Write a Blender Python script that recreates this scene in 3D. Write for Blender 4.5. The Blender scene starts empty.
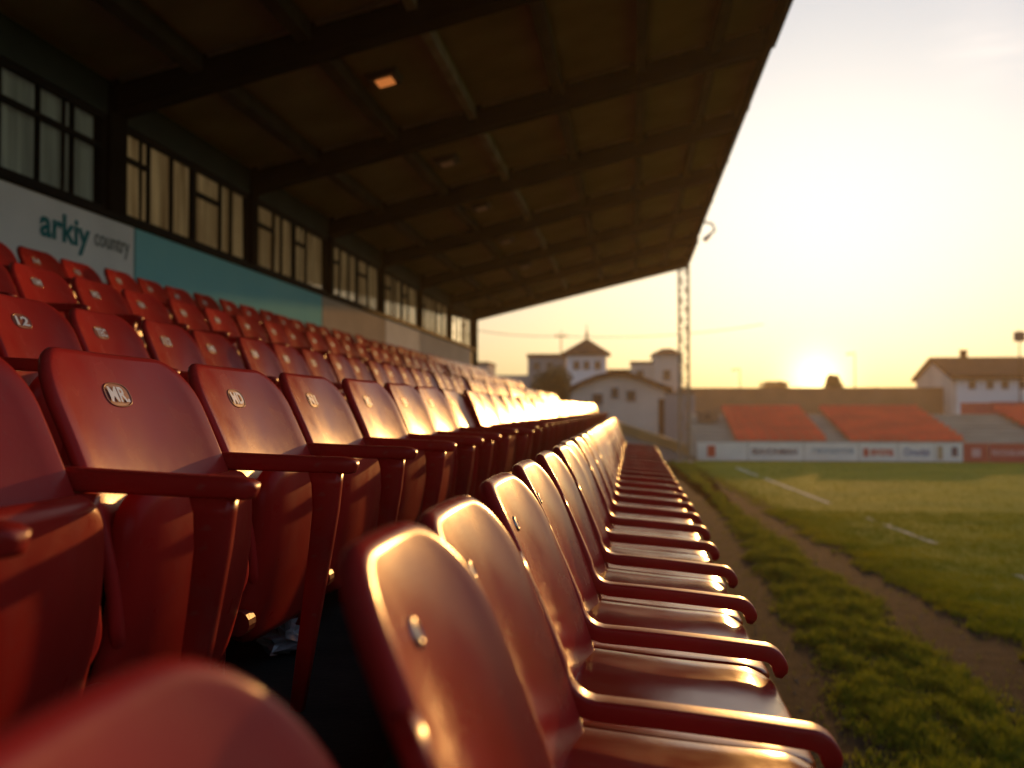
import bpy, bmesh, math, random
import numpy as np
from mathutils import Vector, Matrix, noise

random.seed(7)
rng = np.random.default_rng(11)
R = math.radians
scene = bpy.context.scene
COL = scene.collection

# ------------------------------------------------------------------ camera, sky, sun, exposure
H = 2.0                                   # camera height above the pitch
SUN_EL, SUN_AZ = R(6.6), R(10.6)          # low evening sun, azimuth measured from +Y towards +X
SUN_DIR = Vector((math.sin(SUN_AZ) * math.cos(SUN_EL), math.cos(SUN_AZ) * math.cos(SUN_EL), math.sin(SUN_EL)))

cd = bpy.data.cameras.new("camera")
cam = bpy.data.objects.new("camera", cd)
COL.objects.link(cam)
cam.location = (0, 0, H)
cam.rotation_euler = (R(90 + 1.37), 0, R(6.84))
cd.sensor_width = 36
cd.lens = 35.16
cd.clip_start = 0.02
cd.clip_end = 3000
cd.dof.use_dof = True
cd.dof.focus_distance = 2.0
cd.dof.aperture_fstop = 3.0
scene.camera = cam

world = bpy.data.worlds.new("World")
scene.world = world
world.use_nodes = True
wn, wl = world.node_tree.nodes, world.node_tree.links
wn.clear()
w_out = wn.new("ShaderNodeOutputWorld")
w_bg = wn.new("ShaderNodeBackground")
w_sky = wn.new("ShaderNodeTexSky")
w_sky.sky_type = 'NISHITA'
w_sky.sun_disc = False
w_sky.sun_elevation = R(4.0)
w_sky.sun_rotation = SUN_AZ
w_sky.altitude = 50
w_sky.air_density = 0.9
w_sky.dust_density = 3.5
w_sky.ozone_density = 1.0
w_bg.inputs["Strength"].default_value = 0.10
# evening tint and the glow of the sun low in dusty air
w_geo = wn.new("ShaderNodeTexCoord")
w_dot = wn.new("ShaderNodeVectorMath"); w_dot.operation = 'DOT_PRODUCT'
GLOW_DIR = Vector((math.sin(R(10.1)), math.cos(R(10.1)), math.sin(R(1.5)))).normalized()
w_dot.inputs[1].default_value = GLOW_DIR
wl.new(w_geo.outputs["Generated"], w_dot.inputs[0])
def wmath(op, a, b=None):
    n = wn.new("ShaderNodeMath"); n.operation = op
    for i, v in enumerate((a, b)):
        if v is None: continue
        if isinstance(v, (int, float)): n.inputs[i].default_value = v
        else: wl.new(v, n.inputs[i])
    return n.outputs[0]
w_clamp = wmath('MAXIMUM', w_dot.outputs["Value"], 0.0)
glow_a = wmath('MULTIPLY', wmath('POWER', w_clamp, 3200.0), 18.0)
glow_b = wmath('MULTIPLY', wmath('POWER', w_clamp, 220.0), 1.8)
glow_c = wmath('MULTIPLY', wmath('POWER', w_clamp, 9.0), 0.2)
def wscale(col, f):
    n = wn.new("ShaderNodeVectorMath"); n.operation = 'SCALE'
    n.inputs[0].default_value = col
    wl.new(f, n.inputs["Scale"])
    return n.outputs[0]
def wadd(a, b):
    n = wn.new("ShaderNodeVectorMath"); n.operation = 'ADD'
    wl.new(a, n.inputs[0]); wl.new(b, n.inputs[1])
    return n.outputs[0]
w_gam = wn.new("ShaderNodeGamma"); w_gam.inputs["Gamma"].default_value = 0.46      # thick evening air evens the sky out
wl.new(w_sky.outputs[0], w_gam.inputs["Color"])
w_tint = wn.new("ShaderNodeVectorMath"); w_tint.operation = 'MULTIPLY'
wl.new(w_gam.outputs[0], w_tint.inputs[0])
# warmer towards the horizon, cooler overhead
w_sep = wn.new("ShaderNodeSeparateXYZ"); wl.new(w_geo.outputs["Generated"], w_sep.inputs[0])
w_mr = wn.new("ShaderNodeMapRange"); w_mr.inputs["From Min"].default_value = 0.0; w_mr.inputs["From Max"].default_value = 0.27
w_mr.interpolation_type = 'SMOOTHSTEP'
wl.new(w_sep.outputs["Z"], w_mr.inputs["Value"])
w_mx = wn.new("ShaderNodeMix"); w_mx.data_type = 'RGBA'
w_mx.inputs["A"].default_value = (2.38, 2.38, 2.36, 1); w_mx.inputs["B"].default_value = (2.26, 2.62, 3.40, 1)
wl.new(w_mr.outputs[0], w_mx.inputs["Factor"]); wl.new(w_mx.outputs["Result"], w_tint.inputs[1])
tot = wadd(w_tint.outputs[0], wscale((1.0, 0.80, 0.36), glow_a))
tot = wadd(tot, wscale((1.0, 0.62, 0.05), glow_b))
tot = wadd(tot, wscale((1.0, 0.70, 0.10), glow_c))
# one thin wisp of cloud high on the right
CL = Vector((math.sin(R(18.9)) * math.cos(R(18.3)), math.cos(R(18.9)) * math.cos(R(18.3)), math.sin(R(18.3))))
w_dot2 = wn.new("ShaderNodeVectorMath"); w_dot2.operation = 'DOT_PRODUCT'; w_dot2.inputs[1].default_value = CL
wl.new(w_geo.outputs["Generated"], w_dot2.inputs[0])
w_map = wn.new("ShaderNodeMapping"); w_map.inputs["Scale"].default_value = (9, 9, 60); w_map.inputs["Rotation"].default_value = (0, R(14), 0)
wl.new(w_geo.outputs["Generated"], w_map.inputs["Vector"])
w_noi = wn.new("ShaderNodeTexNoise"); w_noi.inputs["Scale"].default_value = 1.0; w_noi.inputs["Detail"].default_value = 5
wl.new(w_map.outputs[0], w_noi.inputs["Vector"])
wisp = wmath('MULTIPLY', wmath('POWER', wmath('MAXIMUM', w_dot2.outputs["Value"], 0.0), 1400.0), wmath('POWER', w_noi.outputs["Fac"], 2.0))
tot = wadd(tot, wscale((3.6, 2.6, 1.8), wisp))
wl.new(tot, w_bg.inputs["Color"])
wl.new(w_bg.outputs[0], w_out.inputs["Surface"])

ld = bpy.data.lights.new("sun", 'SUN')
ld.energy = 2.0
ld.angle = R(0.6)
ld.color = (1.0, 0.47, 0.13)
sun = bpy.data.objects.new("sun", ld)
sun.rotation_euler = SUN_DIR.to_track_quat('Z', 'Y').to_euler()
sun.location = SUN_DIR * 50
COL.objects.link(sun)

scene.view_settings.view_transform = 'Standard'
scene.view_settings.look = 'None'
scene.view_settings.exposure = 0.30
scene.view_settings.gamma = 1.0
scene.view_settings.use_curve_mapping = False
scene.render.engine = 'CYCLES'
scene.cycles.use_denoising = True
scene.cycles.max_bounces = 8
scene.cycles.sample_clamp_indirect = 6.0
scene.cycles.caustics_reflective = False
scene.cycles.caustics_refractive = False

# ------------------------------------------------------------------ materials
def material(name, base, rough=0.6, var=0.0, scale=4.0, bump=0.0, bump_scale=60.0, spec=0.5, coat=0.0,
             metallic=0.0, second=None, rough_var=0.0, translucent=0.0, emit=None, emit_strength=0.0,
             stretch=(1, 1, 1), detail=6.0, own=0.0, dust=0.0):
    m = bpy.data.materials.new(name)
    m.use_nodes = True
    nt = m.node_tree; n = nt.nodes; l = nt.links
    b = n["Principled BSDF"]
    b.inputs["Roughness"].default_value = rough
    b.inputs["Metallic"].default_value = metallic
    b.inputs["Specular IOR Level"].default_value = spec
    b.inputs["Coat Weight"].default_value = coat
    b.inputs["Coat Roughness"].default_value = 0.12
    tc = n.new("ShaderNodeTexCoord")
    mp = n.new("ShaderNodeMapping"); mp.inputs["Scale"].default_value = stretch
    l.new(tc.outputs["Object"], mp.inputs["Vector"])
    if var > 0 or second is not None:
        t = n.new("ShaderNodeTexNoise"); t.inputs["Scale"].default_value = scale; t.inputs["Detail"].default_value = detail
        l.new(mp.outputs[0], t.inputs["Vector"])
        r = n.new("ShaderNodeValToRGB")
        r.color_ramp.elements[0].position = 0.33; r.color_ramp.elements[1].position = 0.67
        if second is None:
            c0 = [c * (1 - var) for c in base]; c1 = [min(1, c * (1 + var)) for c in base]
        else:
            c0, c1 = base, second
        r.color_ramp.elements[0].color = (*c0, 1); r.color_ramp.elements[1].color = (*c1, 1)
        l.new(t.outputs["Fac"], r.inputs["Fac"]); l.new(r.outputs["Color"], b.inputs["Base Color"])
    else:
        b.inputs["Base Color"].default_value = (*base, 1)
    if own > 0 or dust > 0:
        src = b.inputs["Base Color"].links[0].from_socket
        if own > 0:                                   # every object is faded a little differently
            oi = n.new("ShaderNodeObjectInfo")
            mr = n.new("ShaderNodeMapRange"); mr.inputs["To Min"].default_value = 1 - own; mr.inputs["To Max"].default_value = 1 + own
            l.new(oi.outputs["Random"], mr.inputs["Value"])
            hs_ = n.new("ShaderNodeHueSaturation"); l.new(src, hs_.inputs["Color"]); l.new(mr.outputs[0], hs_.inputs["Value"])
            src = hs_.outputs["Color"]
        if dust > 0:                                  # worn, dusty blotches and fine scuffs
            t1 = n.new("ShaderNodeTexNoise"); t1.inputs["Scale"].default_value = 7.0; t1.inputs["Detail"].default_value = 12; t1.inputs["Roughness"].default_value = 0.75
            l.new(tc.outputs["Object"], t1.inputs["Vector"])
            m1 = n.new("ShaderNodeMapRange"); m1.inputs["From Min"].default_value = 0.54; m1.inputs["From Max"].default_value = 0.78; m1.inputs["To Max"].default_value = dust
            l.new(t1.outputs["Fac"], m1.inputs["Value"])
            mp2 = n.new("ShaderNodeMapping"); mp2.inputs["Scale"].default_value = (6, 90, 14); mp2.inputs["Rotation"].default_value = (0.5, 0.2, 0.3)
            l.new(tc.outputs["Object"], mp2.inputs["Vector"])
            t2 = n.new("ShaderNodeTexNoise"); t2.inputs["Scale"].default_value = 3.0; t2.inputs["Detail"].default_value = 3
            l.new(mp2.outputs[0], t2.inputs["Vector"])
            m2 = n.new("ShaderNodeMapRange"); m2.inputs["From Min"].default_value = 0.69; m2.inputs["From Max"].default_value = 0.73; m2.inputs["To Max"].default_value = dust * 0.9
            l.new(t2.outputs["Fac"], m2.inputs["Value"])
            ad = n.new("ShaderNodeMath"); ad.operation = 'ADD'; ad.use_clamp = True
            l.new(m1.outputs[0], ad.inputs[0]); l.new(m2.outputs[0], ad.inputs[1])
            mxc = n.new("ShaderNodeMix"); mxc.data_type = 'RGBA'
            l.new(ad.outputs[0], mxc.inputs["Factor"]); l.new(src, mxc.inputs["A"]); mxc.inputs["B"].default_value = (0.30, 0.17, 0.13, 1)
            src = mxc.outputs["Result"]
        l.new(src, b.inputs["Base Color"])
    if rough_var > 0:
        t = n.new("ShaderNodeTexNoise"); t.inputs["Scale"].default_value = scale * 3; t.inputs["Detail"].default_value = 8
        l.new(mp.outputs[0], t.inputs["Vector"])
        mr = n.new("ShaderNodeMapRange")
        mr.inputs["From Min"].default_value = 0.3; mr.inputs["From Max"].default_value = 0.7
        mr.inputs["To Min"].default_value = max(0.03, rough - rough_var); mr.inputs["To Max"].default_value = rough + rough_var
        l.new(t.outputs["Fac"], mr.inputs["Value"]); l.new(mr.outputs[0], b.inputs["Roughness"])
    if bump > 0:
        t = n.new("ShaderNodeTexNoise"); t.inputs["Scale"].default_value = bump_scale; t.inputs["Detail"].default_value = 5
        l.new(mp.outputs[0], t.inputs["Vector"])
        bp = n.new("ShaderNodeBump"); bp.inputs["Strength"].default_value = bump; bp.inputs["Distance"].default_value = 0.02
        l.new(t.outputs["Fac"], bp.inputs["Height"]); l.new(bp.outputs[0], b.inputs["Normal"])
    if translucent > 0:
        tr = n.new("ShaderNodeBsdfTranslucent")
        if b.inputs["Base Color"].is_linked:
            l.new(b.inputs["Base Color"].links[0].from_socket, tr.inputs["Color"])
        else:
            tr.inputs["Color"].default_value = (*base, 1)
        mx = n.new("ShaderNodeMixShader"); mx.inputs[0].default_value = translucent
        l.new(b.outputs[0], mx.inputs[1]); l.new(tr.outputs[0], mx.inputs[2])
        l.new(mx.outputs[0], n["Material Output"].inputs["Surface"])
    if emit:
        b.inputs["Emission Color"].default_value = (*emit, 1)
        if second is not None: l.new(b.inputs["Base Color"].links[0].from_socket, b.inputs["Emission Color"])
        b.inputs["Emission Strength"].default_value = emit_strength
    return m

M = {}
M['seat'] = material("red_seat_plastic", (0.47, 0.031, 0.025), rough=0.24, spec=0.08, own=0.20, dust=0.22, var=0.12, scale=3.0, bump=0.012, bump_scale=160, coat=0.0, rough_var=0.06)
M['pan'] = material("red_pan_plastic", (0.44, 0.024, 0.015), rough=0.20, spec=0.38, own=0.12, dust=0.22, var=0.12, scale=3.0, bump=0.012, bump_scale=120, coat=0.0, rough_var=0.06)
M['tip_pan'] = material("red_tip_pan_plastic", (0.40, 0.021, 0.014), rough=0.34, spec=0.12, own=0.14, dust=0.2, var=0.15, scale=4.0, bump=0.02, bump_scale=120, rough_var=0.08)
M['arm'] = material("red_arm_plastic", (0.42, 0.021, 0.014), rough=0.33, spec=0.25, own=0.12, dust=0.25, var=0.15, scale=5.0, bump=0.03, bump_scale=160, coat=0.0, rough_var=0.08)
M['leg'] = material("red_leg_paint", (0.19, 0.015, 0.011), rough=0.42, var=0.2, scale=9.0, bump=0.05, bump_scale=120)
M['badge'] = material("badge_recess", (0.24, 0.014, 0.010), rough=0.45)
M['silver'] = material("silver_lettering", (0.62, 0.74, 0.85), rough=0.45, spec=0.6)
M['steel'] = material("dull_steel", (0.35, 0.34, 0.32), rough=0.35, metallic=0.9)
M['far_seat'] = material("far_seat_plastic", (0.78, 0.075, 0.014), rough=0.45, var=0.15, scale=0.7)
M['concrete'] = material("concrete", (0.13, 0.125, 0.115), spec=0.06, rough=0.9, second=(0.20, 0.19, 0.175), scale=2.0, bump=0.3, bump_scale=30)
M['far_concrete'] = material("far_concrete", (0.34, 0.31, 0.24), spec=0.06, rough=0.9, second=(0.44, 0.40, 0.31), scale=0.8, bump=0.2, bump_scale=12)
M['shaded_step'] = material("shaded_concrete_step", (0.020, 0.022, 0.020), spec=0.06, rough=0.8, second=(0.035, 0.036, 0.032), scale=6, bump=0.2)  # concrete, with the shade among the rows put into its near-black colour
M['roof_panel'] = material("roof_soffit_panel", (0.29, 0.245, 0.16), spec=0.06, rough=0.85, var=0.22, scale=1.3, bump=0.1, bump_scale=18)
M['roof_top'] = material("roof_sheet", (0.10, 0.09, 0.08), rough=0.6, var=0.2)
M['beam'] = material("dark_beam_paint", (0.009, 0.008, 0.006), spec=0.05, rough=0.9, var=0.3, scale=3.0)
M['purlin'] = material("purlin_paint", (0.06, 0.05, 0.034), spec=0.06, rough=0.65, var=0.25, scale=3.0)
M['purlin_and_lit_edge'] = material("light_purlin_and_lit_edge_paint", (0.30, 0.26, 0.20), spec=0.06, rough=0.6, var=0.25, scale=3.0)  # pale purlin; also colours the strips that imitate lit panel edges
M['wall_green'] = material("dark_green_wall", (0.040, 0.055, 0.045), spec=0.06, rough=0.75, var=0.15, scale=2.0, bump=0.1)
M['frame'] = material("dark_window_frame", (0.012, 0.012, 0.010), spec=0.08, rough=0.8, var=0.2)
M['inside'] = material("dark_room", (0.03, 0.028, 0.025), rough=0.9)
M['curtain'] = material("grey_curtain", (0.70, 0.68, 0.52), spec=0.06, rough=0.9, second=(0.40, 0.38, 0.28), scale=3.0, stretch=(1, 5, 0.3), translucent=0.25, emit=(1, 1, 1), emit_strength=0.03)  # faint emission added to brighten the cloth; fold shading striped into the colour
M['glow_curtain'] = material("glowing_cream_curtain", (0.80, 0.52, 0.24), spec=0.06, rough=0.9, second=(0.32, 0.18, 0.07), scale=3.0, stretch=(1, 5, 0.3), translucent=0.25, emit=(1, 1, 1), emit_strength=0.12)  # added glow stands in for light on the cloth; fold shading striped in
M['board_white'] = material("white_board", (0.88, 0.84, 0.75), spec=0.0, rough=1.0, var=0.06, scale=2.0)
M['board_teal'] = material("teal_board", (0.26, 0.62, 0.61), spec=0.0, rough=1.0, second=(0.30, 0.66, 0.63), scale=1.2)
M['board_cream'] = material("cream_board", (0.55, 0.45, 0.33), spec=0.0, rough=1.0, var=0.08, scale=1.5)
M['board_grey'] = material("pale_grey_board", (0.50, 0.49, 0.46), spec=0.0, rough=1.0, var=0.08, scale=1.5)
M['teal_ink'] = material("teal_lettering", (0.015, 0.20, 0.20), spec=0.06, rough=0.6)
M['grey_ink'] = material("grey_lettering", (0.19, 0.20, 0.17), spec=0.06, rough=0.6)
M['navy_ink'] = material("navy_lettering", (0.02, 0.035, 0.10), rough=0.6)
M['blue_ink'] = material("blue_lettering", (0.05, 0.17, 0.36), rough=0.6)
M['pale_ink'] = material("pale_blue_lettering", (0.30, 0.42, 0.48), rough=0.6)
M['red_ink'] = material("red_lettering", (0.55, 0.03, 0.03), rough=0.6)
M['pink_ink'] = material("pink_lettering", (0.75, 0.42, 0.42), rough=0.6)
M['tan_ink'] = material("tan_panel", (0.45, 0.33, 0.18), rough=0.6)
M['board_red'] = material("red_board", (0.50, 0.05, 0.05), rough=0.5, var=0.08)
M['dirt'] = material("packed_dirt", (0.014, 0.010, 0.006), spec=0.06, rough=0.95, second=(0.050, 0.033, 0.019), scale=5.0, bump=1.0, bump_scale=34, detail=12)
M['soil'] = material("grassy_soil", (0.030, 0.036, 0.012), spec=0.06, rough=0.95, second=(0.06, 0.055, 0.022), scale=5.0, bump=0.9, bump_scale=30)
M['turf'] = material("pitch_turf", (0.13, 0.18, 0.005), rough=0.9, spec=0.1, second=(0.22, 0.24, 0.008), scale=0.55, bump=0.9, bump_scale=45, detail=12)
M['rough_ground'] = material("rough_ground", (0.075, 0.068, 0.040), spec=0.06, rough=0.95, second=(0.12, 0.10, 0.06), scale=0.3, bump=0.5, bump_scale=6)
M['grass_blade'] = material("grass_blade", (0.085, 0.14, 0.008), rough=0.6, spec=0.15, second=(0.32, 0.33, 0.020), scale=14.0, translucent=0.55)
M['turf_blade'] = material("short_turf_blade", (0.12, 0.18, 0.006), rough=0.6, spec=0.12, second=(0.29, 0.29, 0.010), scale=0.9, translucent=0.5)
M['white_paint'] = material("worn_white_line", (0.62, 0.61, 0.54), rough=0.9, second=(0.40, 0.40, 0.28), scale=9, bump=0.3)
M['render'] = material("pale_render", (0.62, 0.53, 0.43), rough=0.9, var=0.12, scale=0.5)
M['render_white'] = material("white_render", (0.80, 0.80, 0.79), rough=0.9, var=0.08, scale=0.5)
M['render_grey'] = material("grey_render", (0.30, 0.28, 0.26), rough=0.9, var=0.15, scale=0.5)
M['roof_tile'] = material("brown_roof_tile", (0.055, 0.028, 0.018), spec=0.1, rough=0.9, var=0.25, scale=2.0, bump=0.3, bump_scale=8)
M['roof_dark'] = material("dark_slate", (0.035, 0.028, 0.025), spec=0.1, rough=0.9, var=0.2, scale=2.0)
M['brown_wall'] = material("brown_wall", (0.16, 0.10, 0.06), rough=0.9, second=(0.22, 0.14, 0.085), scale=0.7, bump=0.3, bump_scale=10)
M['ochre'] = material("ochre_bank", (0.33, 0.20, 0.075), rough=0.9, var=0.2, scale=1.0, bump=0.3, bump_scale=9)
M['glass'] = material("dark_glass", (0.03, 0.035, 0.035), rough=0.12, spec=0.6)
M['mast'] = material("weathered_mast", (0.30, 0.22, 0.13), rough=0.7)
M['leaf'] = material("dark_leaf", (0.045, 0.055, 0.018), rough=0.6, second=(0.085, 0.085, 0.025), scale=0.8, translucent=0.3)
M['bark'] = material("bark", (0.08, 0.055, 0.035), rough=0.9, var=0.3)
M['lamp_body'] = material("lamp_housing", (0.06, 0.055, 0.05), rough=0.5)
M['lamp_off'] = material("lamp_diffuser", (0.42, 0.34, 0.25), rough=0.4, spec=0.6, emit=(1.0, 0.42, 0.16), emit_strength=0.015)
M['lamp_on'] = material("lit_lamp_diffuser", (0.6, 0.4, 0.2), rough=0.4, emit=(1.0, 0.30, 0.07), emit_strength=0.38)
M['litter'] = material("clear_plastic_wrap", (0.30, 0.31, 0.32), rough=0.15, spec=0.8, var=0.2, scale=30)
M['stone'] = material("pebble", (0.16, 0.13, 0.10), rough=0.9, second=(0.28, 0.23, 0.17), scale=1.5)
M['white_metal'] = material("white_metal", (0.7, 0.68, 0.64), rough=0.45, spec=0.5)

def window_glass():
    m = bpy.data.materials.new("window_glass"); m.use_nodes = True
    n = m.node_tree.nodes; l = m.node_tree.links
    n.remove(n["Principled BSDF"])
    tr = n.new("ShaderNodeBsdfTransparent"); tr.inputs["Color"].default_value = (0.88, 0.92, 0.90, 1)
    gl = n.new("ShaderNodeBsdfGlossy"); gl.inputs["Roughness"].default_value = 0.04
    fz = n.new("ShaderNodeFresnel"); fz.inputs["IOR"].default_value = 1.18
    mx = n.new("ShaderNodeMixShader")
    l.new(fz.outputs[0], mx.inputs[0]); l.new(tr.outputs[0], mx.inputs[1]); l.new(gl.outputs[0], mx.inputs[2])
    l.new(mx.outputs[0], n["Material Output"].inputs["Surface"])
    return m
M['window_glass'] = window_glass()

# ------------------------------------------------------------------ helpers
def link(name, me, mats, parent=None):
    o = bpy.data.objects.new(name, me)
    COL.objects.link(o)
    if not isinstance(mats, (list, tuple)): mats = [mats]
    if len(me.materials) == 0:
        for m in mats: me.materials.append(m)
    if parent is not None: o.parent = parent
    return o

def thing(name, label, cat, loc=(0, 0, 0), group=None, rotz=0.0):
    o = bpy.data.objects.new(name, None)
    o.empty_display_size = 0.1
    COL.objects.link(o)
    o.location = loc; o.rotation_euler = (0, 0, rotz)
    return tag(o, label, cat, group)

def tag(o, label, cat, group=None):
    o['label'] = label; o['category'] = cat
    if group: o['group'] = group
    return o

def structure(o):
    o['kind'] = 'structure'
    return o

class MB:
    """collects verts / faces for one mesh"""
    def __init__(self): self.v = []; self.f = []; self.mi = []
    def add(self, vs, fs, mi=0):
        k = len(self.v)
        self.v.extend([tuple(p) for p in vs])
        for f in fs: self.f.append([i + k for i in f]); self.mi.append(mi)
        return self
    def box(self, lo, hi, mi=0, rot=None):
        x0, y0, z0 = lo; x1, y1, z1 = hi
        vs = [(x0,y0,z0),(x1,y0,z0),(x1,y1,z0),(x0,y1,z0),(x0,y0,z1),(x1,y0,z1),(x1,y1,z1),(x0,y1,z1)]
        if rot is not None: vs = [rot @ Vector(p) for p in vs]
        return self.add(vs, [(0,3,2,1),(4,5,6,7),(0,1,5,4),(1,2,6,5),(2,3,7,6),(3,0,4,7)], mi)
    def prism(self, poly, axis, a, b, mi=0):
        """extrude a 2D polygon along an axis ('x','y','z') from a to b"""
        def P(p, t):
            if axis == 'x': return (t, p[0], p[1])
            if axis == 'y': return (p[0], t, p[1])
            return (p[0], p[1], t)
        n = len(poly)
        vs = [P(p, a) for p in poly] + [P(p, b) for p in poly]
        fs = [tuple(range(n))[::-1], tuple(range(n, 2 * n))]
        for i in range(n):
            j = (i + 1) % n
            fs.append((i, j, n + j, n + i))
        return self.add(vs, fs, mi)
    def bar(self, p, q, r, sides=6, r2=None, mi=0):
        p = Vector(p); q = Vector(q); d = q - p
        if d.length < 1e-6: return self
        z = d.normalized()
        x = z.orthogonal().normalized(); y = z.cross(x)
        r2 = r if r2 is None else r2
        vs = []
        for c, rr in ((p, r), (q, r2)):
            for i in range(sides):
                a = 2 * math.pi * i / sides
                vs.append(c + (x * math.cos(a) + y * math.sin(a)) * rr)
        fs = [tuple(range(sides))[::-1], tuple(range(sides, 2 * sides))]
        for i in range(sides):
            j = (i + 1) % sides
            fs.append((i, j, sides + j, sides + i))
        return self.add(vs, fs, mi)
    def build(self, name, mats, parent=None, smooth=False, bevel=0.0):
        me = bpy.data.meshes.new(name)
        me.from_pydata(self.v, [], self.f)
        if not isinstance(mats, (list, tuple)): mats = [mats]
        for m in mats: me.materials.append(m)
        me.polygons.foreach_set("material_index", self.mi)
        bm = bmesh.new(); bm.from_mesh(me)
        bmesh.ops.recalc_face_normals(bm, faces=bm.faces)
        if bevel > 0:
            bmesh.ops.bevel(bm, geom=list(bm.edges), offset=bevel, segments=2, affect='EDGES', profile=0.5)
        bm.to_mesh(me); bm.free()
        if smooth: me.polygons.foreach_set("use_smooth", [True] * len(me.polygons))
        me.update()
        return link(name, me, mats, parent)

def slab(mb, T, hw, mapf, thick, cols=14, rim=6, vmin=None):
    """a moulded sheet: rows at parameters T, half width hw(t); mapf(u, t, d) -> point, d along the thickness.
    The rim is a half round."""
    r = thick / 2
    n = len(T)
    grid = [[(hw(t) * (2 * c / cols - 1), t) for c in range(cols + 1)] for t in T]
    loop = [(i, 0) for i in range(n)] + [(n - 1, c) for c in range(1, cols + 1)] + [(i, cols) for i in range(n - 2, -1, -1)] + [(0, c) for c in range(cols - 1, 0, -1)]
    pts = [grid[i][c] for i, c in loop]
    L = len(pts)
    nrm = []
    for k in range(L):
        a = pts[k - 1]; b = pts[(k + 1) % L]
        dx, dy = b[0] - a[0], b[1] - a[1]
        ln = math.hypot(dx, dy) or 1
        nrm.append((-dy / ln, dx / ln))
    # outward direction check
    cx = sum(p[0] for p in pts) / L; cy = sum(p[1] for p in pts) / L
    s = sum((p[0] - cx) * m[0] + (p[1] - cy) * m[1] for p, m in zip(pts, nrm))
    if s < 0: nrm = [(-a, -b) for a, b in nrm]
    vs = []; fs = []
    idx = {}
    for side, d in (('f', 0.0), ('b', -thick)):
        for i in range(n):
            for c in range(cols + 1):
                idx[(side, i, c)] = len(vs)
                u, t = grid[i][c]
                vs.append(mapf(u, t, d))
    for i in range(n - 1):
        for c in range(cols):
            q = [idx[('f', i, c)], idx[('f', i, c + 1)], idx[('f', i + 1, c + 1)], idx[('f', i + 1, c)]]
            fs.append(q)
            q = [idx[('b', i, c)], idx[('b', i, c + 1)], idx[('b', i + 1, c + 1)], idx[('b', i + 1, c)]]
            fs.append(q[::-1])
    prev = [idx[('f', i, c)] for i, c in loop]
    for k in range(1, rim):
        th = math.pi * k / rim
        cur = []
        for p, m in zip(pts, nrm):
            cur.append(len(vs))
            vs.append(mapf(p[0] + m[0] * r * math.sin(th), p[1] + m[1] * r * math.sin(th), -r + r * math.cos(th)))
        for k2 in range(L):
            j = (k2 + 1) % L
            fs.append([prev[k2], prev[j], cur[j], cur[k2]])
        prev = cur
    cur = [idx[('b', i, c)] for i, c in loop]
    for k2 in range(L):
        j = (k2 + 1) % L
        fs.append([prev[k2], prev[j], cur[j], cur[k2]])
    mb.add(vs, fs)

def sweep(mb, path, sizes, seg=16, power=3.2):
    """superelliptic section swept along a path lying in a plane y = const. sizes: (width along y, height) per point"""
    n = len(path)
    P = [Vector(p) for p in path]
    rings = []
    vs = []; fs = []
    for i in range(n):
        t = (P[min(n - 1, i + 1)] - P[max(0, i - 1)]).normalized()
        side = Vector((0, 1, 0))
        up = t.cross(side).normalized() * -1
        w, h = sizes[i]
        ring = []
        for k in range(seg):
            a = 2 * math.pi * k / seg
            ca, sa = math.cos(a), math.sin(a)
            x = math.copysign(abs(ca) ** (2 / power), ca) * w / 2
            y = math.copysign(abs(sa) ** (2 / power), sa) * h / 2
            ring.append(len(vs)); vs.append(P[i] + side * x + up * y)
        rings.append(ring)
    for i in range(n - 1):
        for k in range(seg):
            j = (k + 1) % seg
            fs.append([rings[i][k], rings[i][j], rings[i + 1][j], rings[i + 1][k]])
    fs.append(rings[0][::-1]); fs.append(rings[-1])
    mb.add(vs, fs)

def arc(c, r, a0, a1, n, y):
    return [(c[0] + r * math.cos(R(a0 + (a1 - a0) * i / n)), y, c[1] + r * math.sin(R(a0 + (a1 - a0) * i / n))) for i in range(n + 1)]

_text_cache = {}
def text_verts(body, bold=0.0):
    """2D mesh of a word, scaled to height 1 of the capital letters, starting at x = 0"""
    key = (body, bold)
    if key in _text_cache: return _text_cache[key]
    cu = bpy.data.curves.new("lettering", 'FONT')
    cu.body = body; cu.size = 1.0; cu.offset = bold; cu.extrude = 0.0
    cu.resolution_u = 3
    ob = bpy.data.objects.new("lettering", cu)
    COL.objects.link(ob)
    dg = bpy.context.evaluated_depsgraph_get()
    me = bpy.data.meshes.new_from_object(ob.evaluated_get(dg))
    vs = [tuple(v.co) for v in me.vertices]; fs = [tuple(p.vertices) for p in me.polygons]
    bpy.data.objects.remove(ob); bpy.data.curves.remove(cu); bpy.data.meshes.remove(me)
    x0 = min(v[0] for v in vs); x1 = max(v[0] for v in vs); y0 = min(v[1] for v in vs); y1 = max(v[1] for v in vs)
    vs = [((v[0] - x0) / (y1 - y0), (v[1] - y0) / (y1 - y0)) for v in vs]
    _text_cache[key] = (vs, fs, (x1 - x0) / (y1 - y0))
    return _text_cache[key]

def lettering(mb, body, mapf, w, h, bold=0.02, mi=0):
    """word of width w and height h; mapf(x, y, lift) -> 3D; letters are given a thin body"""
    vs, fs, ar = text_verts(body, bold)
    front = [mapf(v[0] / ar * w, v[1] * h, 1.0) for v in vs]
    mb.add(front, fs, mi)

def copy_tree(o, parent=None):
    c = o.copy(); COL.objects.link(c)
    if parent is not None: c.parent = parent
    for ch in list(o.children): copy_tree(ch, c)
    return c

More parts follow.
